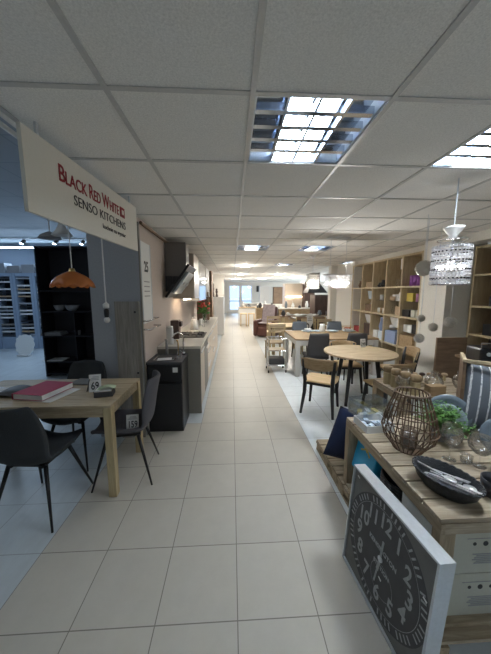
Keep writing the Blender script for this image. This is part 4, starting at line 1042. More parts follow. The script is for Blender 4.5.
# long crystal lamp
a = at(338, 237, z=CZ); cx, cy = a.x+.02, a.y
zb_ = at(336, 289, y=cy).z
t = thing('crystal_chandelier', 'wide crystal chandelier with short drops over the round table', 'lamp', (cx, cy, zb_))
MB().box(0, 0, .22, .42, .16, .012).build('frame', M['chrome'], t)
dr = MB()
for i in range(12):
    for j in range(3):
        x, y = -.19+.0345*i, -.06+.06*j; h = .10+.05*((i*3+j) % 3)
        for m_ in range(5): dr.box(x, y, .20-m_*h/5, .009, .009, h/5*.7, rz=.7*m_)
dr.build('crystal_drop', M['crystal'], t)['kind'] = 'stuff'
for k in range(5): MB().sph((-.16+.08*k, 0, .09), .022, 8).build('bulb', M['bulbs'], t, smooth=True)
MB().cyl((-.12, 0, .23), (-.12, 0, CZ-.02-zb_), .003).cyl((.12, 0, .23), (.12, 0, CZ-.02-zb_), .003).build('cord', M['alu'], t)
MB().box(0, 0, CZ-.012-zb_, .34, .06, .02).build('canopy', M['white'], t)
# pale shell lamps in front of the column
for i, (px, py, r_, ctop, lab) in enumerate(((433, 327, .06, 2.2, 'pale hanging shell lamp in front of the lit column face'), (450, 322, .075, 0, 'pale hanging shell lamp over the column corner'), (419, 338, .06, 0, 'pale hanging shell lamp low beside the shelf end'), (421, 318, .045, 0, 'small pale hanging shell lamp beside the shelf end'), (424, 268, .09, 0, 'pale clustered shell lamp high beside the shelf end'))):
    a = at(px, py, y=3.35-.12*i)
    t = thing('shell_lamp', lab, 'lamp', (a.x, a.y, a.z))
    mb = MB()
    for k in range(64):
        z = 1-2*(k+.5)/64; q = math.sqrt(1-z*z); th = k*2.39996; d = Vector((q*math.cos(th), q*math.sin(th), z))
        c = bmesh.ops.create_circle(mb.bm, cap_ends=True, segments=8, radius=r_*.26)
        T = Matrix.Translation(d*r_*.9) @ (d+Vector((0, 0, .5))).to_track_quat('Z', 'Y').to_matrix().to_4x4()
        bmesh.ops.transform(mb.bm, matrix=T, verts=c['verts'])
    mb.sph((0, 0, 0), r_*.75, 8)
    mb.build('lamp_shade', M['capiz'], t)
    MB().cyl((0, 0, r_*.56), (0, 0, CZ-a.z), .0025).build('cord', M['alu'], t)

for k, (x, y, h, m_, lab) in enumerate(((2.0, 10.25, .22, 'clay', 'dark jug at the left end of the dark wood table'), (2.2, 10.35, .12, 'paper', 'low white dish on the dark wood table'), (3.45, 10.3, .2, 'greyplate', 'grey blue jug at the right end of the dark wood table'),
        (4.0, 9.3, .18, 'paper', 'white jug on the long black table'), (1.35, 12.6, .25, 'clay', 'black vase on the wooden sideboard behind the recliner'), (.6, 14.5, .3, 'paper', 'white vase on the low white sideboard'), (1.5, 14.5, .2, 'clay', 'dark bowl on the low white sideboard'))):
    z = .82 if k < 4 else (.985 if k == 4 else .915)
    solo(MB().lathe([(0, 0), (.06, 0), (.09, h*.45), (.05, h*.85), (.06, h), (0, h)], 16), 'vase', M[m_], lab, 'vase', (x, y, z+(.0 if k != 3 else 0)), smooth=True)
S2 = slat_chair('dark wooden chair at the long black table, left one', (2.25, 8.55, 0), R(0), 'walnut')
dup(S2, 'dark wooden chair at the long black table, right one', (2.8, 8.6, 0), R(4))
# ================================================================= FRONT DISPLAY ON PALLETS
CX, CY0, CY1, CT2 = .95, 1.04, 2.06, .70
def pallet(label, x0, y0, x1, y1, z0, n):
    t = thing('pallet', label, 'pallet', (x0, y0, z0)); w, d = x1-x0, y1-y0
    for k in range(n):
        pw = d/n
        MB().box(w/2, pw*(k+.5), .107, w, pw-.018, .018).build('deck_plank', M['pallet'], t)
    for x in (.02, w/2, w-.02): MB().box(x, d/2, .088, .05, d, .018).build('rail', M['pallety'], t)
    for x in (.04, w/2, w-.04):
        for y in (.06, d/2, d-.06): MB().box(x, y, .048, .08, .10, .06).build('block', M['palletz'], t)
    for x in (.04, w/2, w-.04): MB().box(x, d/2, .009, .08, d, .018).build('base_plank', M['pallety'], t)
    return t
pallet('wooden pallet on the floor carrying the large planked bench', .93, .98, 2.5, 2.13, 0, 10)
pallet('smaller wooden pallet carrying the navy cushion behind the bench', .93, 2.14, 1.50, 2.72, 0, 5)
PZ = .1162
# display crate bench
t = thing('display_bench', 'large bench of pallet wood with planked top carrying lantern and glasses', 'display stand', (CX, CY0, PZ))
W, Dp, hh = 1.52, CY1-CY0, CT2-PZ
n = 8
for k in range(n):
    pw = Dp/n
    MB().box(W/2, pw*(k+.5), hh-.011, W, pw-.010, .022).build('top_plank', M['pallet'], t, bevel=.002)
MB().b2(0, 0, hh-.075, .022, Dp, hh-.023).build('side_rail', M['pallety'], t)
MB().b2(.022, 0, hh-.075, W, .022, hh-.023).build('front_rail', M['pallet'], t)
MB().b2(W-.022, .022, hh-.075, W, Dp, hh-.023).build('side_rail', M['pallety'], t)
MB().b2(0, Dp-.06, 0, .09, Dp, hh-.076).build('post', M['palletz'], t)
MB().b2(0, 0, 0, .075, .05, hh-.076).build('post', M['palletz'], t)
MB().b2(W-.09, 0, 0, W, .05, hh-.076).build('post', M['palletz'], t)
MB().b2(W-.09, Dp-.05, 0, W, Dp, hh-.076).build('post', M['palletz'], t)
MB().b2(0, 0, .0, W, Dp, .02).build('bottom_board', M['pallet'], t)
MB().b2(.022, Dp-.021, .021, W-.1, Dp-.002, hh-.08).build('back_panel', M['greywood'], t)
# white cartons in the open end
def carton(label, x, y, z, w, d, h, n):
    t = thing('carton', label, 'carton', (x, y, z), 0)
    MB().b2(0, 0, 0, w, d, h).build('box', M['kraft'], t, bevel=.002)
    g = MB()
    for k in range(4): g.cyl((.12+.055*k, -.0012, h*.68), (.12+.055*k, .0002, h*.68), [.009, .013, .009, .008][k] , n=10)
    g.build('printed_mark', M['ink'], t)
    g = MB()
    for r_ in range(6): g.box(.19+.01*((r_*3) % 3), -.0006, h*(.44-.042*r_), .15-.02*((r_*5) % 3), .0012, .006)
    g.box(.18, -.0006, h*.80, .20, .0012, .003)
    g.build('small_print', M['grey'], t)
    return t
zb0 = PZ+.0205
c1 = carton('white printed carton, upper one of two in the open end of the bench', CX+.085, CY0+.03, zb0+.262, .40, .26, .235, 0)
dup(c1, 'white printed carton, lower one of two in the open end of the bench', (CX+.085, CY0+.03, zb0))
c1.location.z = zb0+.24; 

# contents of the aisle side
def cushion(name, label, mat, loc, w, h, th, rot, cat='cushion'):
    def f(u, v):
        a_, b_ = 2*u-1, 2*v-1
        k = (max(0, (1-a_*a_))*max(0, (1-b_*b_)))**.45
        return a_, b_, k
    mb = MB()
    mb.grid(lambda u, v: (f(u, v)[0]*w/2*(1-.04*(1-abs(f(u, v)[1]))), -th/2*f(u, v)[2], f(u, v)[1]*h/2*(1-.04*(1-abs(f(u, v)[0])))), 14, 14)
    mb.grid(lambda u, v: (f(u, v)[0]*w/2*(1-.04*(1-abs(f(u, v)[1]))), th/2*f(u, v)[2], f(u, v)[1]*h/2*(1-.04*(1-abs(f(u, v)[0])))), 14, 14)
    bmesh.ops.remove_doubles(mb.bm, verts=mb.bm.verts, dist=.0005)
    return tag(mb.build(name, mat, loc=loc, smooth=True, rot=rot), label, cat)
t = thing('gift_pack', 'bright blue package with a yellow bird inside the bench beside its far post', 'package', (CX+.03, 1.83, PZ+.2), 0)
t.rotation_euler = (0, R(12), R(0))
MB().b2(0, -.12, 0, .10, .165, .33).build('box', M['brightblue'], t, bevel=.01)
y_ = MB().box(-.0015, .02, .23, .003, .05, .04, rx=.5).box(-.0015, .05, .205, .003, .08, .012, rx=-.5).box(-.0015, -.01, .21, .003, .07, .014, rx=.6); y_.build('printed_bird', M['yellow'], t)
MB().cyl((-.002, .11, .24), (0.001, .11, .24), .018).build('printed_badge', M['paper'], t)
solo(MB().b2(0, 0, 0, .4, .27, .178), 'storage_box', M['shelfblack'], 'black low box at the bottom of the bench behind the wall clock', 'box', (CX+.04, 1.70, PZ+.0205))
t = thing('wicker_basket', 'dark wicker basket lying inside the bench next to the blue package', 'basket', (CX+.17, 1.52, PZ+.0205))
MB().lathe([(0, 0), (.12, 0), (.15, .12), (.155, .28), (.145, .28), (.14, .12), (.11, .01), (0, .01)], 36).build('body', M['black'], t, smooth=True)
wv = MB()
for i in range(14):
    z = .02+.019*i; r_ = .12+.035*min(1, z/.14)
    wv.tube([((r_+.004*(-1)**k)*math.cos(2*PI*k/36), (r_+.004*(-1)**k)*math.sin(2*PI*k/36), z) for k in range(36)], .006, 5, closed=True)
wv.build('woven_band', M['blkwicker'], t)
t.location = (CX+.17, 1.50, PZ+.16)
solo(MB().b2(-.16, -.16, 0, .16, .16, .1385), 'storage_box', M['dark'], 'dark box under the wicker basket inside the bench', 'box', (CX+.2, 1.51, PZ+.0205))
cushion('cushion', 'dark blue shiny cushion squeezed between the blue package and the basket', plain('dark blue satin', (.008, .03, .12), .4), (CX+.20, 1.72, PZ+.36), .22, .30, .12, (0, R(10), R(80)))
t = thing('glass_box', 'white printed gift box with a round picture near the open end of the bench', 'box', (CX+.006, 1.095, PZ+.0205))
MB().b2(0, .0, 0, .05, .225, .48).build('box', M['paper'], t)
MB().cyl((-.0015, .11, .33), (.0, .11, .33), .08, n=32).build('printed_circle', M['grey'], t)

# navy cushion on the pallet
cushion('cushion', 'navy blue cushion leaning behind the far post of the bench on the smaller pallet', M['navy'], (1.135, 2.36, PZ+.235), .44, .48, .16, (R(-6), R(24), R(10)))
solo(MB().b2(0, 0, 0, .25, .16, .12), 'storage_box', M['pallet'], 'small wooden box on the smaller pallet behind the navy cushion', 'box', (1.36, 2.50, PZ), bevel=.003)

# ---- wall clock leaning on the bench
t = thing('wall_clock', 'big square wall clock with pale numerals leaning against the bench', 'clock', (.718, 1.513, .0))
t.rotation_euler = (R(-4.2), 0, R(-84.6))
WC, HC, TH = .632, .655, .075
MB().b2(.012, .012, .012, WC-.012, TH-.004, HC-.012).build('case', M['clockpale'], t)
fr_ = MB(); fr_.b2(0, 0, 0, WC, TH, .011).b2(0, 0, HC-.011, WC, TH, HC).b2(0, 0, .0111, .011, TH, HC-.0111).b2(WC-.011, 0, .0111, WC, TH, HC-.0111)
fr_.build('frame', M['alu'], t)
cx_, cz_ = WC/2, HC/2
def disc(r, y0, y1, n=64, c=(cx_, cz_)): return MB().cyl((c[0], y0, c[1]), (c[0], y1, c[1]), r, n=n)
disc(.305, .0105, .012).build('dial', M['clockface'], t)
def ring(r0, r1, y, n=72, c=(cx_, cz_)):
    mb = MB(); A = []
    for k in range(n):
        th = 2*PI*k/n; A.append((mb.bm.verts.new((c[0]+r0*math.cos(th), y, c[1]+r0*math.sin(th))), mb.bm.verts.new((c[0]+r1*math.cos(th), y, c[1]+r1*math.sin(th)))))
    for k in range(n): p, q = A[k], A[(k+1) % n]; mb.bm.faces.new((p[0], p[1], q[1], q[0]))
    return mb
ring(.257, .2593, .0100).build('printed_circle', M['clocknum'], t)
ring(.083, .085, .0100, c=(cx_+.02, cz_-.11)).build('printed_circle', M['clocknum'], t)
mb = MB()
for k in range(60):
    if k % 5 == 0: continue
    th = 2*PI*k/60
    mb.box(cx_+.281*math.sin(th), .0100, cz_+.281*math.cos(th), .009, .0008, .030, ry=th)
mb.build('dial_print', M['clocknum'], t)
for k in range(1, 13):
    th = 2*PI*k/12
    text('numeral', str(k), .120, M['clocknum'], t, (cx_+.200*math.sin(th), .0098, cz_+.200*math.cos(th)), off=.0026, ext=.0003, sx=.8)
text('lettering', 'KENSINGTON', .034, M['clocknum'], t, (cx_, .0098, cz_+.045), off=.001, ext=.0003)
text('lettering', 'STATION', .03, M['clocknum'], t, (cx_+.01, .0098, cz_-.05), off=.001, ext=.0003)
h1 = MB().box(cx_-.012, .006, cz_-.070, .010, .002, .17, ry=R(8)); h1.box(cx_-.009, .006, cz_-.05, .018, .0022, .05, ry=R(8)); h1.build('minute_hand', M['clocknum'], t)
h1 = MB().box(cx_+.005, .0035, cz_+.055, .013, .002, .11, ry=R(4)).build('hour_hand', M['clocknum'], t)
disc(.016, .002, .008, 20).build('hub', M['alu'], t)
for x, z in ((.05, HC-.05), (WC-.045, HC*.66), (cx_+.012, cz_-.105)): MB().box(x, .0095, z, .022, .001, .009, ry=R(15)).build('sticker', M['paper'], t)

# ---- things on the bench
Z0 = CT2+.0003
# wire lantern
a = at(408, 451, z=CT2)
t = thing('wire_lantern', 'brown wicker cage lantern standing on the bench', 'lantern', (1.165, 1.598, Z0))
prof = [(.085, .006), (.148, .09), (.163, .145), (.14, .25), (.102, .36), (.093, .39)]
cg = MB(); nn = 26
for k in range(nn):
    th = 2*PI*k/nn; cg.tube([(r_*math.cos(th+z*.15), r_*math.sin(th+z*.15), z) for r_, z in prof], .0036, 5)
cg.build('cage_wire', M['wicker'], t)
rg = MB()
for r_, z, tk in ((.087, .006, .005), (.15, .09, .0035), (.165, .145, .004), (.154, .19, .0035), (.14, .25, .0035), (.122, .305, .0035), (.096, .387, .006)):
    rg.tube([(r_*math.cos(2*PI*k/32), r_*math.sin(2*PI*k/32), z) for k in range(32)], tk, 6, closed=True)
rg.build('hoop', M['wicker'], t)
MB().cyl((0, 0, .002), (0, 0, .008), .086, n=24).build('base_plate', M['wicker'], t)
MB().lathe([(0, .0085), (.045, .0085), (.05, .03), (.05, .13), (.046, .13), (.044, .02), (0, .016)], 24).build('candle_glass', M['glass_smoke'], t, smooth=True)
solo(MB().cyl((0, 0, 0), (0, 0, .085), .038, n=24).cyl((0, 0, .085), (0, 0, .095), .0015, n=6), 'candle', M['grey'], 'grey pillar candle inside the wicker lantern', 'candle', (1.165, 1.598, Z0+.0165))

# shallow bins with tumblers
def bin_(label, loc, rz, sx, sy, h):
    t = thing('display_bin', label, 'bin', loc, rz)
    mb = MB(); mb.box(0, 0, .003, sx, sy, .005)
    for s in (-1, 1): mb.box(s*(sx/2-.003), 0, h/2+.003, .005, sy, h-.005); mb.box(0, s*(sy/2-.003), h/2+.003, sx-.012, .005, h-.005)
    mb.build('tray', M['paper'], t)
    return t
bin_('white open bin of small goods on the bench left of the lantern', (1.085, 1.885, Z0), R(4), .22, .19, .055)
for k in range(14):
    x, y = 1.015+.045*(k % 4), 1.825+.042*(k//4)
    solo(MB().box(0, 0, .012, .034, .035, .022), 'wrapped_candle', M['icedblue'] if k % 3 else M['slategrey'], ('pale blue' if k % 3 else 'slate grey')+' small wrapped piece in the white bin', 'gift', (x, y, Z0+.006), R(random.uniform(-25, 25)), group='small goods in the white bin '+('pale' if k % 3 else 'grey'))
t = thing('acrylic_box', 'open clear plastic box with yellow pieces on the far end of the bench', 'box', (1.10, 2.12, PZ+.35), R(10))
mb = MB(); mb.box(0, 0, .003, .27, .20, .005)
for s in (-1, 1): mb.box(s*.133, 0, .07, .004, .20, .13); mb.box(0, s*.098, .07, .262, .004, .13)
mb.build('tray', M['windowglass'], t)

st_ = MB().b2(-.1, -.055, 0, .1, .055, CT2-PZ)
solo(st_, 'display_post', M['palletz'], 'wooden block post carrying the clear plastic box behind the navy cushion', 'post', (1.22, 2.125, PZ))
t.location = (1.16, 2.085, CT2+.0005)
for k in range(6): solo(MB().box(0, 0, .01, .07, .035, .02), 'yellow_soap', M['yellow'] if k % 2 else M['paper'], ('yellow' if k % 2 else 'white')+' piece in the clear plastic box', 'soap', (1.09+.07*(k % 3), 2.06+.06*(k//3), CT2+.0065), R(20*k), group=('yellow' if k % 2 else 'white')+' pieces in the clear box')

# plant
t = thing('potted_plant', 'small bushy green plant in a pale pot on the bench', 'plant', (1.47, 1.70, Z0))
MB().lathe([(0, 0), (.05, 0), (.065, .10), (.060, .10), (.05, .02), (0, .02)], 24).build('pot', M['grey'], t, smooth=True)
MB().cyl((0, 0, .06), (0, 0, .09), .056, n=20).build('soil', M['clay'], t)
sm, lf = MB(), MB()
for k in range(230):
    th = random.uniform(0, 2*PI); el = random.uniform(.05, 1.4); ln = random.uniform(.09, .20)
    d = Vector((math.cos(th)*math.cos(el), math.sin(th)*math.cos(el), math.sin(el)*.85)); o_ = Vector((0, 0, .095))
    tip = o_+d*ln; sm.tube([o_, o_+d*ln*.5+Vector((0, 0, .01)), tip], .0012, 3)
    for m_ in range(5):
        p = o_+d*ln*(.45+.14*m_); q = Vector((random.uniform(-1, 1), random.uniform(-1, 1), random.uniform(-.3, .8))).normalized()
        s_ = q.cross(Vector((0, 0, 1))).normalized()*.0085; e_ = p+q*.028
        v = [lf.bm.verts.new(w_) for w_ in (p, p+q*.012+s_, e_, p+q*.012-s_)]; lf.bm.faces.new(v)
sm.build('stem', M['stem'], t); lf.build('foliage', M['leaf'], t)

# oval woven bowl with cutlery
t = thing('woven_bowl', 'oval black woven bowl holding cutlery at the near corner of the bench', 'bowl', (1.115, 1.225, Z0), R(-66))
mb = MB(); T = Matrix.Identity(4)
mb.lathe([(0, 0), (.105, 0), (.14, .035), (.156, .078), (.161, .084), (.158, .090), (.149, .08), (.12, .042), (.1, .012), (0, .010)], 48, sy=.66)
mb.build('body', M['blkwicker'], t, smooth=True)
mb = MB()
mb.tube([(.1595*math.cos(2*PI*k/60), .66*.1595*math.sin(2*PI*k/60), .085+.0025*(-1)**k) for k in range(60)], .006, 6, closed=True); mb.build('rim', M['blkwicker'], t)
for k, (dx, dy, rz_) in enumerate(((-.03, .01, 8), (.01, -.02, 3), (.03, .015, 12), (.0, .03, -6), (.04, -.03, 5), (-.04, -.02, -3))):
    kind = ['fork', 'knife', 'spoon'][k % 3]
    mb = MB()
    mb.box(-.03, 0, 0, .11, .008, .004)
    if kind == 'knife': mb.box(.06, 0, 0, .085, .014, .002)
    elif kind == 'spoon': mb.sph((.055, 0, 0), .018, 6, (1.4, .9, .25))
    else:
        mb.box(.035, 0, 0, .03, .018, .003)
        for q in (-.007, 0, .007): mb.box(.062, q, 0, .03, .003, .003)
    p = Matrix.Rotation(R(-66), 3, 'Z') @ Vector((dx, dy, 0))
    bmesh.ops.scale(mb.bm, verts=mb.bm.verts, vec=(1.25, 1.3, 1.3))
    solo(mb, kind, M['steel'], 'steel %s lying in the black woven bowl, %s' % (kind, ['uppermost' if k > 2 else 'lower one'][0]), 'cutlery', (1.125+p.x, 1.235+p.y, Z0+.042+.007*k), rot=(0, R(-14+6*(k % 3)), R(-66+rz_)))

def stemglass(mb, r, h, bh, foot=.036):
    z0 = h-bh
    mb.lathe([(0, 0), (foot, 0), (foot, .002), (.006, .006), (.0035, .02), (.0035, z0), (r*.45, z0+bh*.08), (r*.92, z0+bh*.38), (r, z0+bh*.6), (r*.82, h), (r*.80, h), (r*.975, z0+bh*.6), (r*.89, z0+bh*.38), (r*.42, z0+bh*.11), (0, z0+bh*.07)], 32)
    return mb
for px, py, r_, h, lab in ((449, 459, .060, .225, 'tall stemmed wine glass on the bench, left one before the plant'), (479, 466, .066, .185, 'wide stemmed wine glass near the right edge of the bench')):
    a = at(px, py, z=CT2); solo(stemglass(MB(), r_, h, h*.62), 'wine_glass', M['glass'], lab, 'glass', (a.x, a.y, Z0), smooth=True)
a = at(466, 462, z=CT2); solo(MB().lathe([(0, 0), (.03, 0), (.034, .045), (.032, .045), (.028, .005), (0, .005)], 28), 'tumbler', M['glass'], 'low clear tumbler between the two wine glasses', 'glass', (a.x, a.y, Z0), smooth=True)
a = at(480, 440, z=CT2); solo(MB().lathe([(0, 0), (.055, 0), (.065, .1), (.062, .1), (.052, .006), (0, .006)], 28), 'glass_bowl', M['glass'], 'clear glass bowl behind the wide wine glass', 'bowl', (a.x, a.y, Z0), smooth=True)
a = at(489, 503, z=CT2)
solo(MB().lathe([(0, 0), (.045, 0), (.06, .05), (.062, .09), (.057, .09), (.054, .05), (.04, .008), (0, .008)], 36), 'ceramic_pot', M['clay'], 'black ceramic pot at the right edge beside the woven bowl', 'pot', (1.335, 1.17, Z0), smooth=True)
# standing plates
def stand_plate(label, x, y, r_, mat, ry, rz, z=None):
    mb = plate(MB(), r_, .022, .007); zz = r_*math.sin(ry)+.0
    o = tag(mb.build('plate', mat, loc=(x, y, Z0+zz+.002 if z is None else z), rot=Euler((0, 0, 0)), smooth=True), label, 'plate')
    o.rotation_euler = (Matrix.Rotation(rz, 3, 'Z') @ Matrix.Rotation(ry, 3, 'X')).to_euler(); return o
stand_plate('large blue grey plate leaning behind the green plant', 1.60, 1.80, .14, M['greyplate'], R(74), R(-30))
stand_plate('paler smaller plate leaning in front of the large blue grey plate', 1.575, 1.765, .112, M['greyplate2'], R(72), R(-30))
stand_plate('blue grey plate leaning at the right edge below the striped cushion', 1.72, 1.50, .12, M['greyplate'], R(70), R(-38))
# upright crate with cushion
t = thing('wooden_crate', 'upright open wooden crate holding the striped cushion', 'crate', (1.71, 1.80, Z0), R(-38))
cw, cdp, chh = .62, .28, .53
MB().b2(0, 0, 0, .018, cdp, chh).build('side_panel', M['walnut'], t); MB().b2(cw-.018, 0, 0, cw, cdp, chh).build('side_panel', M['walnut'], t)
MB().b2(.0185, .0, 0, cw-.0185, cdp, .018).build('bottom_board', M['walnut'], t); MB().b2(.0185, cdp-.012, .0185, cw-.0185, cdp, chh*.7).build('back_panel', M['walnut'], t)
MB().b2(-.004, -.012, chh+.0005, cw, .012, chh+.02).b2(-.004, .0125, chh+.0005, .018, cdp, chh+.02).build('top_rim', M['oak'], t)
t.location = (1.68, 1.80, Z0)
for o in list(COL.objects): pass
cushion('cushion', 'charcoal cushion with white woven stripes standing in the upright crate', M['stripe'], (1.90, 1.70, Z0+.262), .47, .48, .14, (R(-8), R(5), R(-20)))

# ---- second display behind the bench
bx, by0, by1, bz = 1.53, 2.20, 2.72, .80
t = thing('display_bench', 'smaller slatted display bench behind the lantern with wooden candle holders', 'display stand', (bx, by0, 0))
for k in range(6):
    pw = (by1-by0)/6; MB().box(.425, pw*(k+.5), bz-.011, .85, pw-.014, .022).build('top_plank', M['pallet'], t)
MB().b2(0, 0, bz-.07, .03, by1-by0, bz-.023).build('side_rail', M['pallety'], t)
MB().b2(.82, 0, bz-.07, .85, by1-by0, bz-.023).build('side_rail', M['pallety'], t)
for x in (0, .77):
    for y in (0, by1-by0-.08): MB().b2(x, y, 0, x+.08, y+.08, bz-.071).build('post', M['palletz'], t)
MB().b2(.08, .02, .35, .77, by1-by0-.02, .372).build('shelf_board', M['pallet'], t)
B0 = bz+.0003
for k, (px, py) in enumerate(((1.60, 2.57), (1.62, 2.47), (1.65, 2.37), (1.68, 2.27))):
    t = thing('candle_holder', 'turned wooden candle holder, %s of four in the row behind the lantern' % ['leftmost', 'second', 'third', 'rightmost'][k], 'candle holder', (px, py, B0))
    MB().lathe([(0, 0), (.042, 0), (.043, .115), (.038, .12), (0, .12)], 20).build('body', M['oakz'], t, smooth=False)
    MB().lathe([(0, .1205), (.036, .121), (.046, .13), (.046, .165), (.038, .18), (0, .18)], 20).build('cap', M['oakd'], t, smooth=True)
for px, py, r_, h, lab in ((426, 400, .115, .20, 'round clear glass vase behind the lantern, larger left one'), (447, 395, .08, .17, 'round clear glass vase left of the upright crate'), (459, 388, .062, .17, 'narrow necked clear glass vase touching the upright crate')):
    a = at(px, py, z=bz)
    solo(MB().lathe([(0, 0), (r_*.5, 0), (r_*.95, h*.3), (r_, h*.45), (r_*.8, h*.68), (r_*.4, h*.82), (r_*.42, h), (r_*.38, h), (r_*.36, h*.82), (r_*.76, h*.66), (r_*.95, h*.45), (r_*.9, h*.31), (r_*.45, .006), (0, .006)], 32), 'glass_vase', M['glass'], lab, 'vase', (min(a.x, bx+.78), min(max(a.y, by0+.2), by1-.08), B0), smooth=True)
a = at(447, 415, z=CT2)
solo(MB().b2(0, 0, 0, .15, .08, .09), 'wooden_box', M['oakd'], 'small wooden box on the near edge of the smaller bench behind the plant', 'box', (1.66, 2.10, CT2-.0), bevel=.004).location = (1.78, 2.21, B0)
# mushroom shaped knobs and dark figures on the far edge
names = ['first', 'second', 'third', 'fourth', 'fifth', 'sixth', 'seventh']
for k in range(7):
    x = 1.80+.075*k; y = 2.68-.01*k
    t = thing('wooden_mushroom', '%s wooden mushroom ornament, %s from the left, far edge of the smaller bench' % ('dark' if k % 2 else 'pale', names[k]), 'ornament', (x, y, B0))
    MB().cyl((0, 0, 0), (0, 0, .06), .014, .011).build('stalk', M['oakz'], t)
    MB().sph((0, 0, .065), .03, 7, (1, 1, .6)).build('cap', M['tan'] if k % 2 == 0 else M['brownwood'], t, smooth=True)
# stand with boards near the column
a = at(438, 350, y=3.1); c = at(468, 350, y=3.1)
zt2 = at(450, 338, y=3.1).z
solo(MB().b2(0, 0, 0, c.x-a.x, .03, zt2-.0), 'wooden_board', M['walnut'], 'large brown wooden board standing before the column', 'board', (a.x, 3.12, 0), bevel=.004)
t = thing('side_table', 'dark side table beyond the upright crate carrying the black radio', 'table', (2.86, 2.66, 0))
MB().box(0, 0, 1.0, .52, .5, .03).build('tabletop', M['walnut'], t)
for sx in (-1, 1):
    for sy in (-1, 1): MB().box(sx*.17, sy*.21, .4923, .04, .04, .9846).build('leg', M['walnut'], t)
t = thing('radio', 'black appliance with a wire handle behind the upright crate', 'appliance', (2.73, 2.60, 1.0155), R(-8))
MB().box(0, 0, .075, .38, .22, .15).build('body', M['black'], t, bevel=.02)
MB().tube([(-.19, -.1, .15), (-.19, -.1, .20), (.19, -.1, .20), (.19, -.1, .15)], .006, 6).build('handle', M['chrome'], t)
for k in range(3): MB().cyl((-.12+.09*k, -.112, .09), (-.12+.09*k, -.125, .09), .02, n=16).build('knob', M['alu'], t)
t = thing('price_card', 'white card with black round picture hanging on the black appliance', 'price card', (2.62, 2.455, 1.02), R(-8)); t.rotation_euler = (R(-4), R(22), R(-8))
MB().box(.03, 0, .085, .09, .003, .14).build('card', M['paper'], t); MB().cyl((.03, -.0032, .10), (.03, -.0017, .10), .03, n=20).box(.03, -.0025, .045, .06, .001, .02).build('printed_mark', M['ink'], t)

# ================================================================= LIGHT
def area(name, loc, sx, sy, col, e, rot=(0, 0, 0)):
    l = bpy.data.lights.new(name, 'AREA'); l.shape = 'RECTANGLE'; l.size = sx; l.size_y = sy; l.color = col; l.energy = e
    o = bpy.data.objects.new(name, l); COL.objects.link(o); o.location = loc; o.rotation_euler = rot; return o
def point(name, loc, e, c, r_=.03):
    l = bpy.data.lights.new(name, 'POINT'); l.energy = e; l.color = c; l.shadow_soft_size = r_
    o = bpy.data.objects.new(name, l); COL.objects.link(o); o.location = loc
# light of the ceiling lamps: tubes inside the louvers and the round downlights
NEAR, MID, FARE = (.92, .98, 1.0), (.97, .98, .95), (1.0, .94, .84)
for (x, y), e, c in zip(LOUV, (10, 34, 26, 44, 24, 36, 5, 6), (NEAR, NEAR, MID, MID, FARE, MID, NEAR, NEAR)):
    o = area('ceiling_lamp_light', (x+.3, y+.3, CZ+.052), .24, .5, c, e)
for x, y, r_ in DL:
    o = area('downlight_light', (x, y, CZ-.032), r_*1.9, r_*1.9, FARE, 14); o.data.shape = 'DISK'
    point('downlight_fill_point', (x, y, CZ-.25), 17, FARE, .04)  # bare point added under each flat lens to brighten the ceiling
LP = {o.name.split('.')[0]: o.location for o in COL.objects if o.name.split('.')[0] in ('crystal_lamp', 'shell_pendant', 'crystal_chandelier')}
point('crystal_lamp_light', LP['crystal_lamp']+Vector((0, 0, .17)), 2, (.97, .98, 1))
point('shell_pendant_light', LP['shell_pendant']+Vector((0, 0, .12)), 26, (1, .97, .92), .05)
point('chandelier_light', LP['crystal_chandelier']+Vector((0, 0, .02)), 24, (1, .97, .92), .05)
area('far_fill_light', (8.8, 14, 1.5), 2, 10, (.9, .96, 1), 400, (0, R(90), 0))  # fill added out of view to light hall and ceiling from the side
area('rear_fill_light', (1, -2.9, 1.5), 5, 2, (.9, .97, 1), 7, (R(-90), 0, R(180)))  # unseen fill added behind the camera for the near area
area('cove_light_glow', (-5.8, 8.9, 2.8), 6, .2, (.55, .75, 1), 60, (R(-35), 0, 0))
area('spot_rail_light', (-5, 6.5, 3.1), 3, 1.5, (.6, .78, 1), 30)
area('side_hall_fill_light', (-3.2, 1.5, 3.2), 2, 2, (.92, .98, 1), 9)  # added fill over the side hall, source out of view
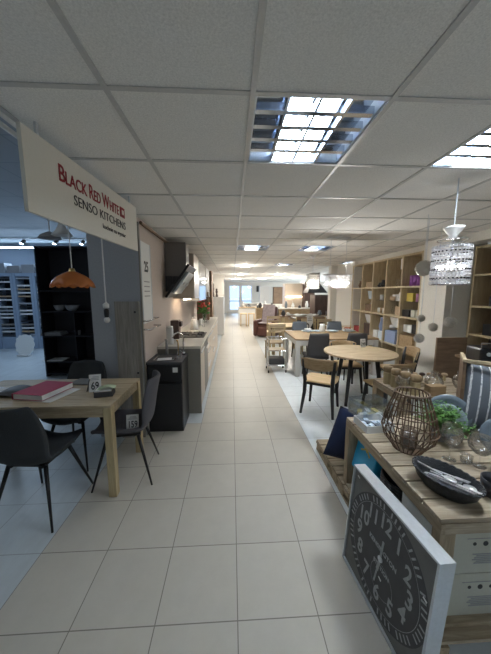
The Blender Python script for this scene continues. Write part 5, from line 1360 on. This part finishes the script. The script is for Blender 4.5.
sl = bpy.data.lights.new('daylight', 'SUN'); sl.energy = 2.5; sl.color = (.8, .9, 1); sl.angle = R(8)
so = bpy.data.objects.new('daylight', sl); COL.objects.link(so); so.rotation_euler = (R(-68), 0, R(8)); so.location = (0, 30, 10)
w = bpy.data.worlds.new('world'); bpy.context.scene.world = w; w.use_nodes = True
nt = w.node_tree; bg = nt.nodes['Background']
bg.inputs[0].default_value = (.45, .68, 1.0, 1); bg.inputs[1].default_value = 2.0
sc = bpy.context.scene
sc.view_settings.view_transform = 'Standard'; sc.view_settings.look = 'None'; sc.view_settings.gamma = 1
sc.view_settings.use_curve_mapping = False; sc.view_settings.exposure = 0.38
sc.cycles.use_denoising = True; sc.cycles.max_bounces = 10; sc.cycles.diffuse_bounces = 5; sc.cycles.glossy_bounces = 5
sc.cycles.transmission_bounces = 10; sc.cycles.transparent_max_bounces = 12
sc.cycles.sample_clamp_indirect = 4; sc.cycles.caustics_refractive = False; sc.cycles.caustics_reflective = False
# unseen window frames added at the rear and far fill lights
for i, (x0, x1) in enumerate(((-1.4, .95), (1.05, 3.4))):
    f = MB()
    for x in (x0, x1-.06): f.b2(x, -2.99, .5, x+.06, -2.93, 2.5)
    for z in (.5, 2.44): f.b2(x0+.06, -2.99, z, x1-.06, -2.93, z+.06)
    f = struct(f, 'window_%d' % (i+1), M['white'])
    MB().b2(x0+.06, -2.98, .56, x1-.06, -2.97, 2.44).build('pane', M['windowglass'], f)
for i in range(4):
    y0 = 9+2.5*i; f = MB()
    for y in (y0, y0+2.38): f.b2(8.93, y, .5, 8.99, y+.06, 2.5)
    for z in (.5, 2.44): f.b2(8.93, y0+.06, z, 8.99, y0+2.38, z+.06)
    f = struct(f, 'window_%d' % (i+3), M['white'])
    MB().b2(8.96, y0+.06, .56, 8.97, y0+2.38, 2.44).build('pane', M['windowglass'], f)
t = thing('ceiling_light', 'wide pale ceiling panel added out of view over the oak table side hall', 'ceiling light', (-3.2, 1.5, LZ-.06))  # unseen panel added where the side hall fill shines from
MB().box(0, 0, .03, 2.1, 2.1, .05).build('housing', M['white'], t)
